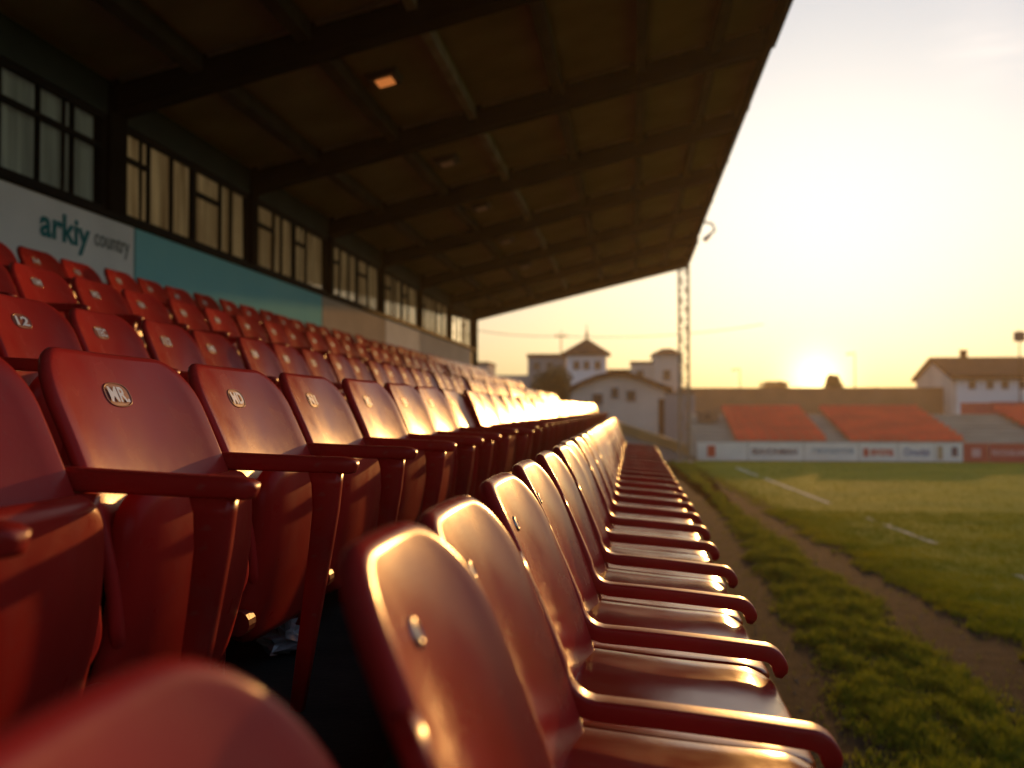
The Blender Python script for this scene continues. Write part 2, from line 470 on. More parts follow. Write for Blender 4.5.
# ------------------------------------------------------------------ the ground
def strip(name, mat, left, right, z, y0, y1, n=40):
    mb = MB(); vs = []; fs = []
    for i in range(n + 1):
        y = y0 + (y1 - y0) * i / n
        vs += [(left(y), y, z), (right(y), y, z)]
    for i in range(n): fs.append((2 * i, 2 * i + 1, 2 * i + 3, 2 * i + 2))
    mb.add(vs, fs)
    return structure(mb.build(name, mat))

def wob(y, a=0.05, k=1.0, ph=0.0): return 0.5 * a * math.sin(1.7 * k * y + ph) + a * 0.6 * math.sin(4.1 * k * y + ph * 2.3)
verge_l = lambda y: 1.29 + 0.021 * y + wob(y, 0.04)
verge_r = lambda y: 2.74 - 0.036 * y + wob(y, 0.05, 1, 1.0)
path_r = lambda y: 3.66 - 0.050 * y + wob(y, 0.06, 0.8, 2.0)
touch = lambda y: 5.20 - 0.052 * y

g = MB(); g.add([(-900, -400, 0), (900, -400, 0), (900, 1600, 0), (-900, 1600, 0)], [(0, 1, 2, 3)])
structure(g.build("ground", M['rough_ground']))
strip("dirt_strip", M['dirt'], lambda y: 0.50, lambda y: verge_l(y) + 0.35, 0.006, 0.5, 38.2, 120)
strip("verge", M['soil'], lambda y: verge_l(y) + 0.16, lambda y: max(verge_l(y) + 0.17, verge_r(y) - 0.16), 0.010, 0.5, 38.2, 160)
strip("dirt_path", M['dirt'], lambda y: verge_r(y) - 0.40, lambda y: path_r(y) + 0.40, 0.006, 0.5, 38.2, 120)
strip("pitch", M['turf'], lambda y: path_r(y) + 0.22, lambda y: 60.0, 0.010, 0.5, 38.25, 160)

def line_patch(y0, y1, w=0.10):
    mb = MB(); n = max(2, int((y1 - y0) / 0.4)); vs = []; fs = []
    for i in range(n + 1):
        y = y0 + (y1 - y0) * i / n
        vs += [(touch(y) - w / 2 + random.uniform(-.015, .015), y, 0.016), (touch(y) + w / 2 + random.uniform(-.015, .015), y, 0.016)]
    for i in range(n): fs.append((2 * i, 2 * i + 1, 2 * i + 3, 2 * i + 2))
    mb.add(vs, fs)
    structure(mb.build("touchline", M['white_paint']))
for a, b in ((8.0, 9.4), (11.2, 12.6), (15.3, 17.7), (18.3, 18.8), (21.5, 28.8), (30.0, 34.0)): line_patch(a, b)

def grass(name, pts, hmin, hmax, wid, mat, lean=0.6):
    """pts: (n,3) roots + height factor in the last column"""
    n = len(pts)
    h = rng.uniform(hmin, hmax, n) * pts[:, 3]
    ang = rng.uniform(0, 2 * np.pi, n)
    side = np.stack([np.cos(ang), np.sin(ang), np.zeros(n)], 1)
    la = rng.uniform(0, 2 * np.pi, n); ln = rng.uniform(0.1, lean, n) * h
    dirv = np.stack([np.cos(la) * ln, np.sin(la) * ln, np.zeros(n)], 1)
    up = np.zeros((n, 3)); up[:, 2] = 1
    root = pts[:, :3]
    w = wid * rng.uniform(0.7, 1.3, n)[:, None]
    v = np.empty((n, 5, 3))
    v[:, 0] = root - side * w; v[:, 1] = root + side * w
    mid = root + up * (h * 0.55)[:, None] + dirv * 0.35
    v[:, 2] = mid + side * w * 0.75; v[:, 3] = mid - side * w * 0.75
    v[:, 4] = root + up * (h * 0.95)[:, None] + dirv
    me = bpy.data.meshes.new(name)
    me.vertices.add(n * 5); me.vertices.foreach_set("co", v.reshape(-1))
    base = (np.arange(n) * 5)[:, None]
    loops = (base + np.array([0, 1, 2, 3, 3, 2, 4])[None, :]).reshape(-1)
    me.loops.add(n * 7); me.loops.foreach_set("vertex_index", loops.astype(np.int32))
    me.polygons.add(n * 2)
    st = (np.arange(n) * 7)[:, None] + np.array([0, 4])[None, :]
    me.polygons.foreach_set("loop_start", st.reshape(-1).astype(np.int32))
    me.update(calc_edges=True)
    o = link(name, me, mat)
    o['kind'] = 'stuff'
    return o

def clump(x, y):
    f = lambda a, b: (noise.noise((a * 4.2, b * 2.4, 0.3)) * 1.2 + noise.noise((a * 10, b * 6.5, 5.1)) * 1.1 + noise.noise((a * 24, b * 17, 9.7)) * 0.7)
    return np.array([f(a, b) for a, b in zip(x.tolist(), y.tolist())])
def ragged(y, seed, a=0.13):
    return np.array([a * (1.2 * noise.noise((seed, v * 2.1, 0.5)) + 0.8 * noise.noise((seed, v * 6.3, 3.5)) + 0.6 * noise.noise((seed, v * 17.0, 7.5))) for v in y.tolist()])
vl = np.vectorize(verge_l); vr = np.vectorize(verge_r); prr = np.vectorize(path_r)

def verge_points(n, y0, y1, power=1.6):
    y = y0 + (y1 - y0) * rng.uniform(0, 1, n) ** power
    a = vl(y) + ragged(y, 3.3) + np.abs(rng.normal(0, .03, n)); b = vr(y) + ragged(y, 8.1) - np.abs(rng.normal(0, .03, n))
    u = rng.uniform(-0.10, 1.12, n)
    x = a + (b - a) * u
    c = clump(x, y)
    edge = np.clip(np.minimum(u + 0.10, 1.12 - u) * 3.2, 0, 1)
    keep = rng.uniform(0, 1, n) < np.clip(0.55 + 0.40 * c, 0.12, 1.0) * (0.3 + 0.7 * edge)
    hf = np.clip(0.55 + 0.45 * c, 0.25, 1.3) * (0.5 + 0.5 * edge)
    p = np.stack([x, y, np.full(n, 0.008), hf], 1)
    return p[keep]
o = grass("verge_grass", np.concatenate([verge_points(150000, 3.5, 14.0, 1.3), verge_points(90000, 12.0, 38.0, 1.2)]), 0.05, 0.165, 0.0036, M['grass_blade'], 1.1)
tag(o, "scruffy tufted grass verge between the two dirt tracks beside the front seats", "grass")

def pitch_points(n, y0, y1, power=1.4):
    y = y0 + (y1 - y0) * rng.uniform(0, 1, n) ** power
    a = prr(y) + ragged(y, 14.7, 0.17)
    wd = np.minimum(2.0 + 0.62 * y - a + 0.5, 14)
    u = rng.uniform(0, 1, n) ** 1.15
    x = a - 0.12 + np.abs(rng.normal(0, 0.10, n)) * (rng.uniform(0, 1, n) < .5) + wd * u
    c = clump(x * 0.8, y * 0.8)
    edge = np.clip((x - a) / 0.9, 0, 1)
    keep = rng.uniform(0, 1, n) < np.clip(0.75 + 0.2 * c, 0.3, 1)
    hf = (1.15 - 0.70 * edge) * np.clip(0.8 + 0.25 * c, 0.45, 1.3)
    return np.stack([x, y, np.full(n, 0.008), hf], 1)[keep]
o = grass("pitch_grass", np.concatenate([pitch_points(260000, 6.0, 20.0, 1.2), pitch_points(90000, 18.0, 38.0, 1.1)]), 0.03, 0.085, 0.005, M['turf_blade'], 0.8)
tag(o, "short football pitch grass glowing olive in low sun", "grass")

def stray_points(n):
    y = 4.0 + 18 * rng.uniform(0, 1, n) ** 1.5
    pick = rng.uniform(0, 1, n) < 0.35
    l1 = np.full(n, 0.7); l2 = vl(y); r1 = vr(y); r2 = prr(y)
    t = rng.uniform(0, 1, n)
    x = np.where(pick, l1 + (l2 - l1) * np.sqrt(t), r1 + (r2 - r1) * (0.5 + 0.5 * np.sign(t - .5) * np.abs(2 * t - 1) ** 0.6))
    keep = clump(x * 1.3, y * 1.3) > 0.25
    return np.stack([x, y, np.full(n, 0.005), np.full(n, 0.5)], 1)[keep]
o = grass("weeds", stray_points(9000), 0.03, 0.10, 0.003, M['grass_blade'], 1.1)
tag(o, "sparse weeds and stray blades on the dirt tracks", "weeds")

# loose stones on the dirt tracks
mb = MB()
for i in range(2200):
    y = 4.0 + 14 * random.random() ** 1.6
    if random.random() < 0.5: x = random.uniform(0.6, verge_l(y) + 0.05)
    else: x = random.uniform(verge_r(y) - 0.05, path_r(y) + 0.05)
    r = random.uniform(0.003, 0.008) if random.random() < 0.85 else random.uniform(0.008, 0.018)
    vs = []
    for k in range(6):
        a = k * math.pi / 3 + random.uniform(-.3, .3)
        vs.append((x + r * math.cos(a), y + r * math.sin(a), 0.005))
    vs.append((x, y, 0.006 + r * random.uniform(.5, .9)))
    mb.add(vs, [(k, (k + 1) % 6, 6) for k in range(6)])
o = mb.build("loose_stones", M['stone'])
o['kind'] = 'stuff'; tag(o, "loose small stones scattered on the dirt tracks", "stones")

# ------------------------------------------------------------------ the grandstand
def zc(Z): return Z + H
YE = 25.3                                    # far end of the stand
YS = -14.0                                    # near end, behind the camera
XB = -4.0
stand = thing("grandstand", "covered grandstand with dark sloping roof on beams and a curtained window wall", "grandstand", (0, 0, 0))
# terrace: tread of each row (X front, X back, Z)
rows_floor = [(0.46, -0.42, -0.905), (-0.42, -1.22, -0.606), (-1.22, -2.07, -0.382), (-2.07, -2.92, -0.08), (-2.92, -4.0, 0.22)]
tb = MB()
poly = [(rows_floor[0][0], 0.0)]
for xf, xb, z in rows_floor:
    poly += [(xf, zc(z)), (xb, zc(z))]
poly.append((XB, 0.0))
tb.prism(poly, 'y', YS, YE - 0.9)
tb.build("terrace", M['shaded_step'], stand)

# back wall: plinth below the windows, band above, end pier
RZ = lambda X: 2.53 + (X + 4.0) * 0.239      # underside of the roof sheet (relative to the camera height)
WB, WT = 1.50, 2.26                          # window band
wb = MB()
wb.box((XB - 0.25, YS, 0.0), (XB, YE, zc(WB - 0.05)))
wb.build("plinth_wall", M['wall_green'], stand)
wb = MB()
wb.box((XB - 0.22, YS, zc(WT)), (XB, YE, zc(2.62)))
wb.build("upper_wall", M['wall_green'], stand)
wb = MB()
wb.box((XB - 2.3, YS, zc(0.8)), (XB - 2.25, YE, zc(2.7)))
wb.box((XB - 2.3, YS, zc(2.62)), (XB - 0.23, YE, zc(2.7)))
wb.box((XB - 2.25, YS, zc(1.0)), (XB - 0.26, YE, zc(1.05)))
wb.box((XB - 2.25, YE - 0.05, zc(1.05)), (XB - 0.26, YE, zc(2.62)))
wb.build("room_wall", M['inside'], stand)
wb = MB(); wb.box((XB - 0.06, YS, zc(WB - 0.048)), (XB + 0.07, YE, zc(WB)))
wb.build("window_ledge", M['frame'], stand, bevel=0.008)
RAFT = [1.2, 4.45, 7.35, 10.2, 12.95, 15.75, 18.75, 21.9, YE - 0.15]
for y in RAFT:
    c = MB(); c.box((XB - 0.20, y - (0.13 if y < 8 else 0.085), zc(WB) + 0.002), (XB + 0.03, y + (0.13 if y < 8 else 0.085), zc(2.50)))
    c.build("column", M['beam'], stand, bevel=0.01)

# windows between the columns
def curtain_mesh(y0, y1, z0, z1, x, amp=0.035, wave=0.15):
    mb = MB(); n = max(8, int((y1 - y0) / 0.02)); vs = []; fs = []
    ph = random.uniform(0, 6)
    for i in range(n + 1):
        y = y0 + (y1 - y0) * i / n
        d = amp * math.sin(2 * math.pi * (y - y0) / wave + ph + 0.8 * math.sin(3 * y)) + 0.4 * amp * math.sin(2 * math.pi * (y - y0) / (wave * .43) + ph)
        vs += [(x + d, y, z0), (x + d * 0.7, y, z1)]
    for i in range(n): fs.append((2 * i, 2 * i + 1, 2 * i + 3, 2 * i + 2))
    mb.add(vs, fs)
    return mb
bays = [(RAFT[i] + (0.13 if RAFT[i] < 8 else 0.085), RAFT[i + 1] - (0.13 if RAFT[i + 1] < 8 else 0.085)) for i in range(len(RAFT) - 1)]
for bi, (y0, y1) in enumerate(bays):
    if bi == 0: continue
    n = 2 if y1 - y0 > 2.2 else 1
    for k in range(n):
        a = y0 + (y1 - y0) * k / n; b = y0 + (y1 - y0) * (k + 1) / n
        w = MB(); t = 0.036
        def fr(ya, yb, za_, zb_, d=0.0): w.box((XB - 0.055 + d, ya, za_), (XB - 0.012 - d, yb, zb_))
        fr(a, a + t, zc(WB), zc(WT)); fr(b - t, b, zc(WB), zc(WT))
        fr(a + t, b - t, zc(WT) - 0.05, zc(WT), 0.002); fr(a + t, b - t, zc(WB), zc(WB) + 0.05, 0.002)
        zt = zc(WB) + 0.48
        m1 = a + (b - a) * (0.46 if (bi + k) % 2 else 0.34); m2 = a + (b - a) * 0.66
        if bi < 2: fr(a + t, b - t, zt, zt + 0.04, 0.004)
        else: fr(a + t, m1, zt, zt + 0.04, 0.004)
        fr(m1, m1 + 0.026, zc(WB) + 0.05, zc(WT) - 0.05, 0.006)
        if bi < 3 or k == 0: fr(m2, m2 + 0.026, zc(WB) + 0.05, zc(WT) - 0.05, 0.006)
        win = w.build("window", M['frame'], stand)
        g1 = a + t
        g = MB(); g.add([(XB - 0.034, a + t, zc(WB) + 0.05), (XB - 0.034, b - t, zc(WB) + 0.05), (XB - 0.034, b - t, zc(WT) - 0.05), (XB - 0.034, a + t, zc(WT) - 0.05)], [(0, 1, 2, 3)])
        g.build("pane", M['window_glass'], win)
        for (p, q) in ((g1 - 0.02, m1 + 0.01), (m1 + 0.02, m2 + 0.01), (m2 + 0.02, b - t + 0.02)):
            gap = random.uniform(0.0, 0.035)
            curtain_mesh(p + gap * 0.3, q - gap, zc(WB) + 0.03, zc(WT) - 0.02, XB - 0.092, 0.030, random.uniform(0.10, 0.17)).build("curtain", M['curtain'] if bi < 2 else M['glow_curtain'], win, smooth=True)
# roof
roof_b = MB()
XF = 1.365
sl = 0.239
def roofbox(mb, x0, x1, y0, y1, d0, d1, mi=0):
    """a box that follows the roof slope: d = distance below the sheet"""
    vs = []
    for y in (y0, y1):
        for (x, d) in ((x0, d1), (x1, d1), (x1, d0), (x0, d0)):
            vs.append((x, y, zc(RZ(x)) - d))
    mb.add(vs, [(0, 1, 2, 3), (7, 6, 5, 4), (0, 4, 5, 1), (1, 5, 6, 2), (2, 6, 7, 3), (3, 7, 4, 0)], mi)
roofbox(roof_b, XB - 0.3, XF, YS, YE, -0.08, 0.0)
roof = roof_b.build("roof", M['roof_panel'], stand)
for y in [-11.0, -8.0, -5.0, -1.9] + RAFT:
    mb = MB(); roofbox(mb, XB + 0.02, XF - 0.05, y - 0.10, y + 0.10, 0.003, 0.25)
    mb.build("rafter", M['beam'], roof)
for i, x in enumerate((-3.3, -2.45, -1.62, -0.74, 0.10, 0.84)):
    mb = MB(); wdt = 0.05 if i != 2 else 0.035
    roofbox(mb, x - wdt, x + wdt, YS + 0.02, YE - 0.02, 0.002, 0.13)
    mb.build("purlin", M['purlin_and_lit_edge'] if i == 2 else M['purlin'], roof)
for y in [-1.9] + RAFT[:-1] + [YE - 0.28]:  # added pale strips: light caught on the panel edges, put into their colour
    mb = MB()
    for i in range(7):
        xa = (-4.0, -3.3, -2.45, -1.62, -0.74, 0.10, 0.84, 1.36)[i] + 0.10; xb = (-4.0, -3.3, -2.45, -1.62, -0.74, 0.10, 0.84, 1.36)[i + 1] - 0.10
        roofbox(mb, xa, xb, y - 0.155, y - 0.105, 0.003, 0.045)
    mb.build("lit_edge_strip", M['purlin_and_lit_edge'], roof)
# soffit panels: one per cell, slightly proud so that joints show
mb = MB()
xs = [-4.0, -3.3, -2.45, -1.62, -0.74, 0.10, 0.84, 1.36]
ys = [YS, -11.0, -8.0, -5.0, -1.9] + RAFT
for i in range(len(xs) - 1):
    for j in range(len(ys) - 1):
        ya, yb = ys[j] + 0.16, ys[j + 1] - 0.16
        roofbox(mb, xs[i] + 0.09, xs[i + 1] - 0.09, ya, yb, 0.002, 0.014 + 0.01 * random.random())
mb.build("soffit_panel", M['roof_panel'], roof)
mb = MB()
for j in range(len(ys) - 1):
    off = random.uniform(-0.02, 0.03)
    roofbox(mb, XF + 0.002, XF + 0.05 + max(0, off), ys[j] + 0.01, ys[j + 1] - 0.01, -0.13, 0.20 + off)
    yj = ys[j + 1]
    roofbox(mb, XF + 0.002, XF + 0.12, yj - 0.22, yj - 0.012, -0.15, 0.06 + off)
mb.build("fascia", M['beam'], roof)
mb = MB(); roofbox(mb, XB - 0.02, XF + 0.03, YE + 0.002, YE + 0.10, -0.10, 0.30)
mb.build("end_fascia", M['beam'], roof)
mb = MB(); mb.box((-4.25, YE + 0.002, 0), (-3.93, YE + 0.09, zc(2.42)))
mb.build("end_pier", M['beam'], stand)

# lamps on the soffit
for i, y in enumerate((8.6, 11.6, 14.3, 17.2, 20.3)):
    X = -2.18; z = zc(RZ(X)) - 0.13
    lab = ["glowing orange square lamp under the roof, nearest the camera", "unlit square roof lamp next along from the glowing orange one",
           "second unlit roof lamp beyond the glowing orange one", "third unlit roof lamp beyond the glowing orange one", "fourth unlit roof lamp beyond the glowing one, nearest the far gable"][i]
    t = thing("ceiling_lamp", lab, "lamp", (X, y, zc(RZ(X))), "square lamps under the stand roof")
    t.rotation_euler = (0, -math.atan(sl), 0)
    mb = MB(); mb.prism([(-0.15, 0.0), (0.15, 0.0), (0.15, -0.02), (0.12, -0.075), (-0.12, -0.075), (-0.15, -0.02)], 'y', -0.15, 0.15)
    mb.build("housing", M['lamp_body'], t, bevel=0.006)
    mb = MB(); mb.box((-0.075, -0.085, -0.092), (0.075, 0.085, -0.0755))
    mb.build("diffuser", M['lamp_on'] if i == 0 else M['lamp_off'], t, bevel=0.004)

# floodlight on a bracket at the far front corner of the roof
t = thing("floodlight", "small white floodlight on a bent bracket at the far roof corner", "floodlight", (XF + 0.1, 21.0, zc(RZ(XF))))
mb = MB(); mb.bar((-0.05, 0, 0.1), (0.34, 0.05, 0.02), 0.035); mb.bar((0.34, 0.05, 0.02), (0.42, 0.05, -0.22), 0.035); mb.bar((0.42, 0.05, -0.22), (0.2, 0.05, -0.38), 0.04)
mb.build("bracket", M['beam'], t)
mb = MB(); mb.prism([(0.0, -0.50), (0.20, -0.36), (0.30, -0.42), (0.12, -0.60)], 'y', -0.16, 0.18)
mb.build("lamp_head", M['white_metal'], t, bevel=0.01)
t.scale = (0.6, 0.6, 0.6)

# advertising boards along the back wall
def wall_board(y0, y1, mat, label, words=()):
    t = thing("advertising_board", label, "board", (XB, (y0 + y1) / 2, zc(0.95)), "boards along the window wall")
    c = (y0 + y1) / 2
    mb = MB(); mb.box((0.004, y0 - c, 0.0), (0.03, y1 - c, 0.50))
    mb.build("panel", mat, t, bevel=0.003)
    for (wd, a, b, z, h, m, bold) in words:
        lb = MB(); lettering(lb, wd, lambda x, yy, l: (0.034, a - c + x, z + yy), b - a, h, bold)
        lb.build("lettering", m, t)
wall_board(1.3, 7.59, M['board_white'], "white board with teal lettering above the top row", [("arkiy", 6.30, 6.93, 0.155, 0.26, M['teal_ink'], 0.028), ("country", 6.99, 7.51, 0.22, 0.15, M['grey_ink'], 0.012)])
wall_board(7.62, 12.5, M['board_teal'], "turquoise board beside the white lettered one")
wall_board(12.53, 15.85, M['board_cream'], "cream board next to the turquoise one")
wall_board(15.88, 18.5, M['board_white'], "short white board between the cream and grey boards")
wall_board(18.53, YE - 0.9, M['board_grey'], "pale grey board at the far end of the window wall")

# ------------------------------------------------------------------ the seats
def back_hw(W, zt, z0, rc):
    def hw(z):
        d = zt - z
        if d < rc:
            q = 1 - d / rc
            return W / 2 - rc * (1 - math.sqrt(max(0.0, 1 - q * q)))
        if z < z0 + 0.05:
            q = 1 - (z - z0) / 0.05
            return W / 2 - 0.05 * (1 - math.sqrt(max(0.0, 1 - q * q)))
        return W / 2 - 0.012 * max(0, (zt - rc - z) / (zt - z0)) * 0
    return hw

def rows_for(z0, zt, rc):
    T = []
    for i in range(6): T.append(z0 + 0.05 * (1 - math.cos(i / 6 * math.pi / 2)))
    for i in range(11): T.append(z0 + 0.05 + (zt - rc - z0 - 0.05) * i / 10)
    for i in range(1, 10): T.append(zt - rc + rc * math.sin(i / 9 * math.pi / 2))
    return T

def back_surface(za, slope, W, dish):
    ang = math.atan(slope)
    nx, nz = math.cos(ang), math.sin(ang)
    def mapf(u, z, d):
        e = z - za
        x = -slope * e if e > 0 else -slope * e + 0.9 * e * abs(e)
        x += -0.55 * max(0, e) ** 2 * 0.4
        q = min(1.2, abs(2 * u / W))
        x += dish * q ** 2.2
        # a lip along the side edges and top
        return (x + d * nx, u, z + d * nz)
    return mapf

def badge_mesh(word, mapf, zc_, yc, w=0.092, h=0.043):
    """oval recess rim with raised silver characters"""
    mb = MB(); n = 28; vs = []; fs = []
    rings = [(1.0, 0.0008), (0.96, 0.0018), (0.92, 0.0018), (0.87, 0.0008)]
    for s, d in rings:
        for k in range(n):
            a = 2 * math.pi * k / n
            ca, sa = math.cos(a), math.sin(a)
            vs.append(mapf(yc + math.copysign(abs(ca) ** 0.75, ca) * w / 2 * s, zc_ + math.copysign(abs(sa) ** 0.75, sa) * h / 2 * s, d))
    for r_ in range(len(rings) - 1):
        for k in range(n):
            j = (k + 1) % n
            fs.append((r_ * n + k, r_ * n + j, (r_ + 1) * n + j, (r_ + 1) * n + k))
    fs.append(tuple((len(rings) - 1) * n + k for k in range(n)))
    mb.add(vs, fs, 0)
    lettering(mb, word, lambda x, yy, l: mapf(yc - w * 0.35 + x, zc_ - h * 0.31 + yy, 0.0030), w * 0.70, h * 0.62, 0.03, 1)
    return mb

def tip_up_seat(pitch, label, detail=1):
    W = pitch * 0.925 - 0.02
    za, zt = 0.49, 0.695
    t = thing("stadium_seat", label, "seat")
    mapf = back_surface(za, 0.42, W, 0.022)
    mb = MB(); slab(mb, rows_for(0.24, zt, 0.085), back_hw(W, zt, 0.24, 0.085), mapf, 0.024, 14 if detail else 10, 6)
    back = mb.build("backrest", M['seat'], t, smooth=True)
    # folded pan, underside towards the pitch
    Wp = W - 0.05
    def pan(u, z, d):
        e = (z - 0.14) / 0.33
        x = 0.060 + 0.050 * e + 0.016 * math.sin(math.pi * e)
        q = min(1.1, abs(2 * u / Wp))
        return (x + d - 0.018 * q ** 3, u, z)
    mb = MB(); slab(mb, rows_for(0.13, 0.465, 0.06), back_hw(Wp, 0.465, 0.13, 0.06), pan, 0.045, 12, 6)
    mb.build("seat_pan", M['tip_pan'], t, smooth=True)
    y = -pitch / 2
    # armrest with a rounded nose
    mb = MB()
    path = [(-0.045, y, za + 0.012), (0.0, y, za + 0.008), (0.10, y, za + 0.004), (0.20, y, za), (0.262, y, za - 0.002), (0.278, y, za - 0.004), (0.287, y, za - 0.006), (0.291, y, za - 0.008)]
    sz = [(0.046, 0.036), (0.046, 0.036), (0.046, 0.034), (0.046, 0.033), (0.046, 0.033), (0.044, 0.031), (0.036, 0.025), (0.014, 0.010)]
    sweep(mb, path, sz, 24, 5.0)
    arm_o = mb.build("armrest", M['arm'], t, smooth=True)
    # side panel under the back edge and the tapering front leg
    mb = MB()
    sweep(mb, [(-0.035, y, 0.0), (-0.025, y, 0.20), (-0.012, y, 0.38), (-0.006, y, 0.44), (-0.004, y, 0.478)], [(0.03, 0.085), (0.03, 0.085), (0.03, 0.085), (0.032, 0.09), (0.034, 0.10)], 14, 5)
    mb.build("side_panel", M['arm'], t, smooth=True)
    mb = MB()
    sweep(mb, [(0.165, y, 0.0), (0.19, y, 0.16), (0.215, y, 0.32), (0.226, y, 0.40), (0.228, y, 0.45), (0.226, y, 0.478)], [(0.028, 0.028), (0.03, 0.036), (0.03, 0.046), (0.032, 0.052), (0.034, 0.060), (0.036, 0.070)], 14, 5)
    mb.build("leg", M['arm'], t, smooth=True)
    mb = MB(); mb.bar((0.035, y + 0.012, 0.165), (0.035, y + 0.05, 0.165), 0.026, 14); mb.build("hinge", M['leg'], t, smooth=False)
    return t, back, mapf

def fixed_seat(pitch, W, label):
    za, zt = 0.49, 0.782
    t = thing("stadium_seat", label, "seat")
    mapf = back_surface(za, 0.33, W, 0.022)
    mb = MB(); slab(mb, rows_for(0.34, zt, 0.10), back_hw(W, zt, 0.34, 0.10), mapf, 0.026, 16, 8)
    back = mb.build("backrest", M['seat'], t, smooth=True)
    # pan
    Wp = pitch - 0.012
    def pan(u, s, d):
        # s runs 0 (back) .. 0.37 (front lip)
        x = -0.03 + s
        q = min(1.1, abs(2 * u / Wp))
        z = 0.467 - 0.03 * s - 0.15 * s * s + 0.003 * q ** 6 - 0.008 * math.sin(min(1, s / 0.37) * math.pi)
        if s > 0.31: z -= 3.0 * (s - 0.31) ** 2
        return (x, u, z + d)
    mb = MB(); slab(mb, rows_for(0.0, 0.375, 0.045), back_hw(Wp, 0.375, 0.0, 0.045), pan, 0.018, 14, 6)
    mb.build("seat_pan", M['pan'], t, smooth=True)
    y = -pitch / 2 + 0.004
    # arm: runs down the edge of the back, turns forward and curls down at the end
    P = []
    ang = math.atan(0.33)
    for i in range(6):
        z = 0.70 - 0.15 * i / 5
        P.append((mapf(0, z, 0)[0] + 0.014, y, z))
    x0, z0 = P[-1][0], P[-1][2]
    for i in range(1, 7):                       # fillet
        f = i / 6
        P.append((x0 + 0.018 * f + 0.055 * f * f, y, z0 - 0.063 * (1 - (1 - f) ** 2) ))
    xa, zaa = P[-1][0], P[-1][2]
    for i in range(1, 8):
        f = i / 7
        P.append((xa + (0.335 - xa) * f, y, zaa - 0.018 * f - 0.006 * f * f))
    P += arc((0.335, P[-1][2] - 0.030), 0.030, 80, -5, 6, y)
    P.append((0.363, y, P[-1][2] - 0.012))
    n = len(P)
    sz = []
    for i in range(n):
        w = 0.044; h = 0.029
        if i < 6: w = 0.020 + 0.023 * (i / 5) ** 1.5; h = 0.014 + 0.015 * i / 5
        if i >= n - 2: h = 0.026; w = 0.038
        if i == n - 1: h = 0.012; w = 0.02
        sz.append((w, h))
    mb = MB(); sweep(mb, P, sz, 28, 7.0)
    mb.build("armrest", M['arm'], t, smooth=True)
    # moulded cheek below the arm at the back, and the leg
    mb = MB(); sweep(mb, [(-0.045, y, 0.40), (-0.035, y, 0.44), (-0.028, y, 0.48), (-0.02, y, 0.515)], [(0.030, 0.10), (0.032, 0.10), (0.034, 0.10), (0.034, 0.11)], 14, 5)
    sp_ = mb.build("side_panel", M['arm'], t, smooth=True)
    for (sx_, sz_) in ((-0.055, 0.445), (-0.015, 0.445)):
        mb = MB(); mb.bar((sx_, y - 0.0165, sz_), (sx_, y - 0.020, sz_), 0.007, 10, 0.006); mb.build("screw", M['steel'], sp_)
    mb = MB(); sweep(mb, [(0.06, y, 0.0), (0.06, y, 0.03), (0.08, y, 0.20), (0.10, y, 0.40)], [(0.06, 0.16), (0.04, 0.08), (0.04, 0.06), (0.04, 0.09)], 14, 5)
    mb.build("leg", M['leg'], t, smooth=True)
    # fastening boss on the back
    mb = MB(); vs = []; fs = []; n = 16
    for s, d in ((1.0, 0.0006), (0.9, 0.003), (0.55, 0.004), (0.5, 0.002)):
        for k in range(n):
            a = 2 * math.pi * k / n
            vs.append(mapf(-0.045 + 0.012 * s * math.cos(a), zt - 0.062 + 0.012 * s * math.sin(a), d))
    for r_ in range(3):
        for k in range(n):
            j = (k + 1) % n
            fs.append((r_ * n + k, r_ * n + j, (r_ + 1) * n + j, (r_ + 1) * n + k))
    fs.append(tuple(3 * n + k for k in range(n)))
    mb.add(vs, fs)
    mb.build("fixing_bolt", M['steel'], back, smooth=True)
    return t, back, mapf

ORD = ["", "first", "second", "third", "fourth", "fifth", "sixth", "seventh", "eighth", "ninth", "tenth", "eleventh", "twelfth", "thirteenth", "fourteenth",
       "fifteenth", "sixteenth", "seventeenth", "eighteenth", "nineteenth", "twentieth", "twenty-first", "twenty-second", "twenty-third", "twenty-fourth",
       "twenty-fifth", "twenty-sixth", "twenty-seventh", "twenty-eighth", "twenty-ninth", "thirtieth"]

def set_badge(seat_back, word, mapf, mesh_cache={}, key=None):
    pass

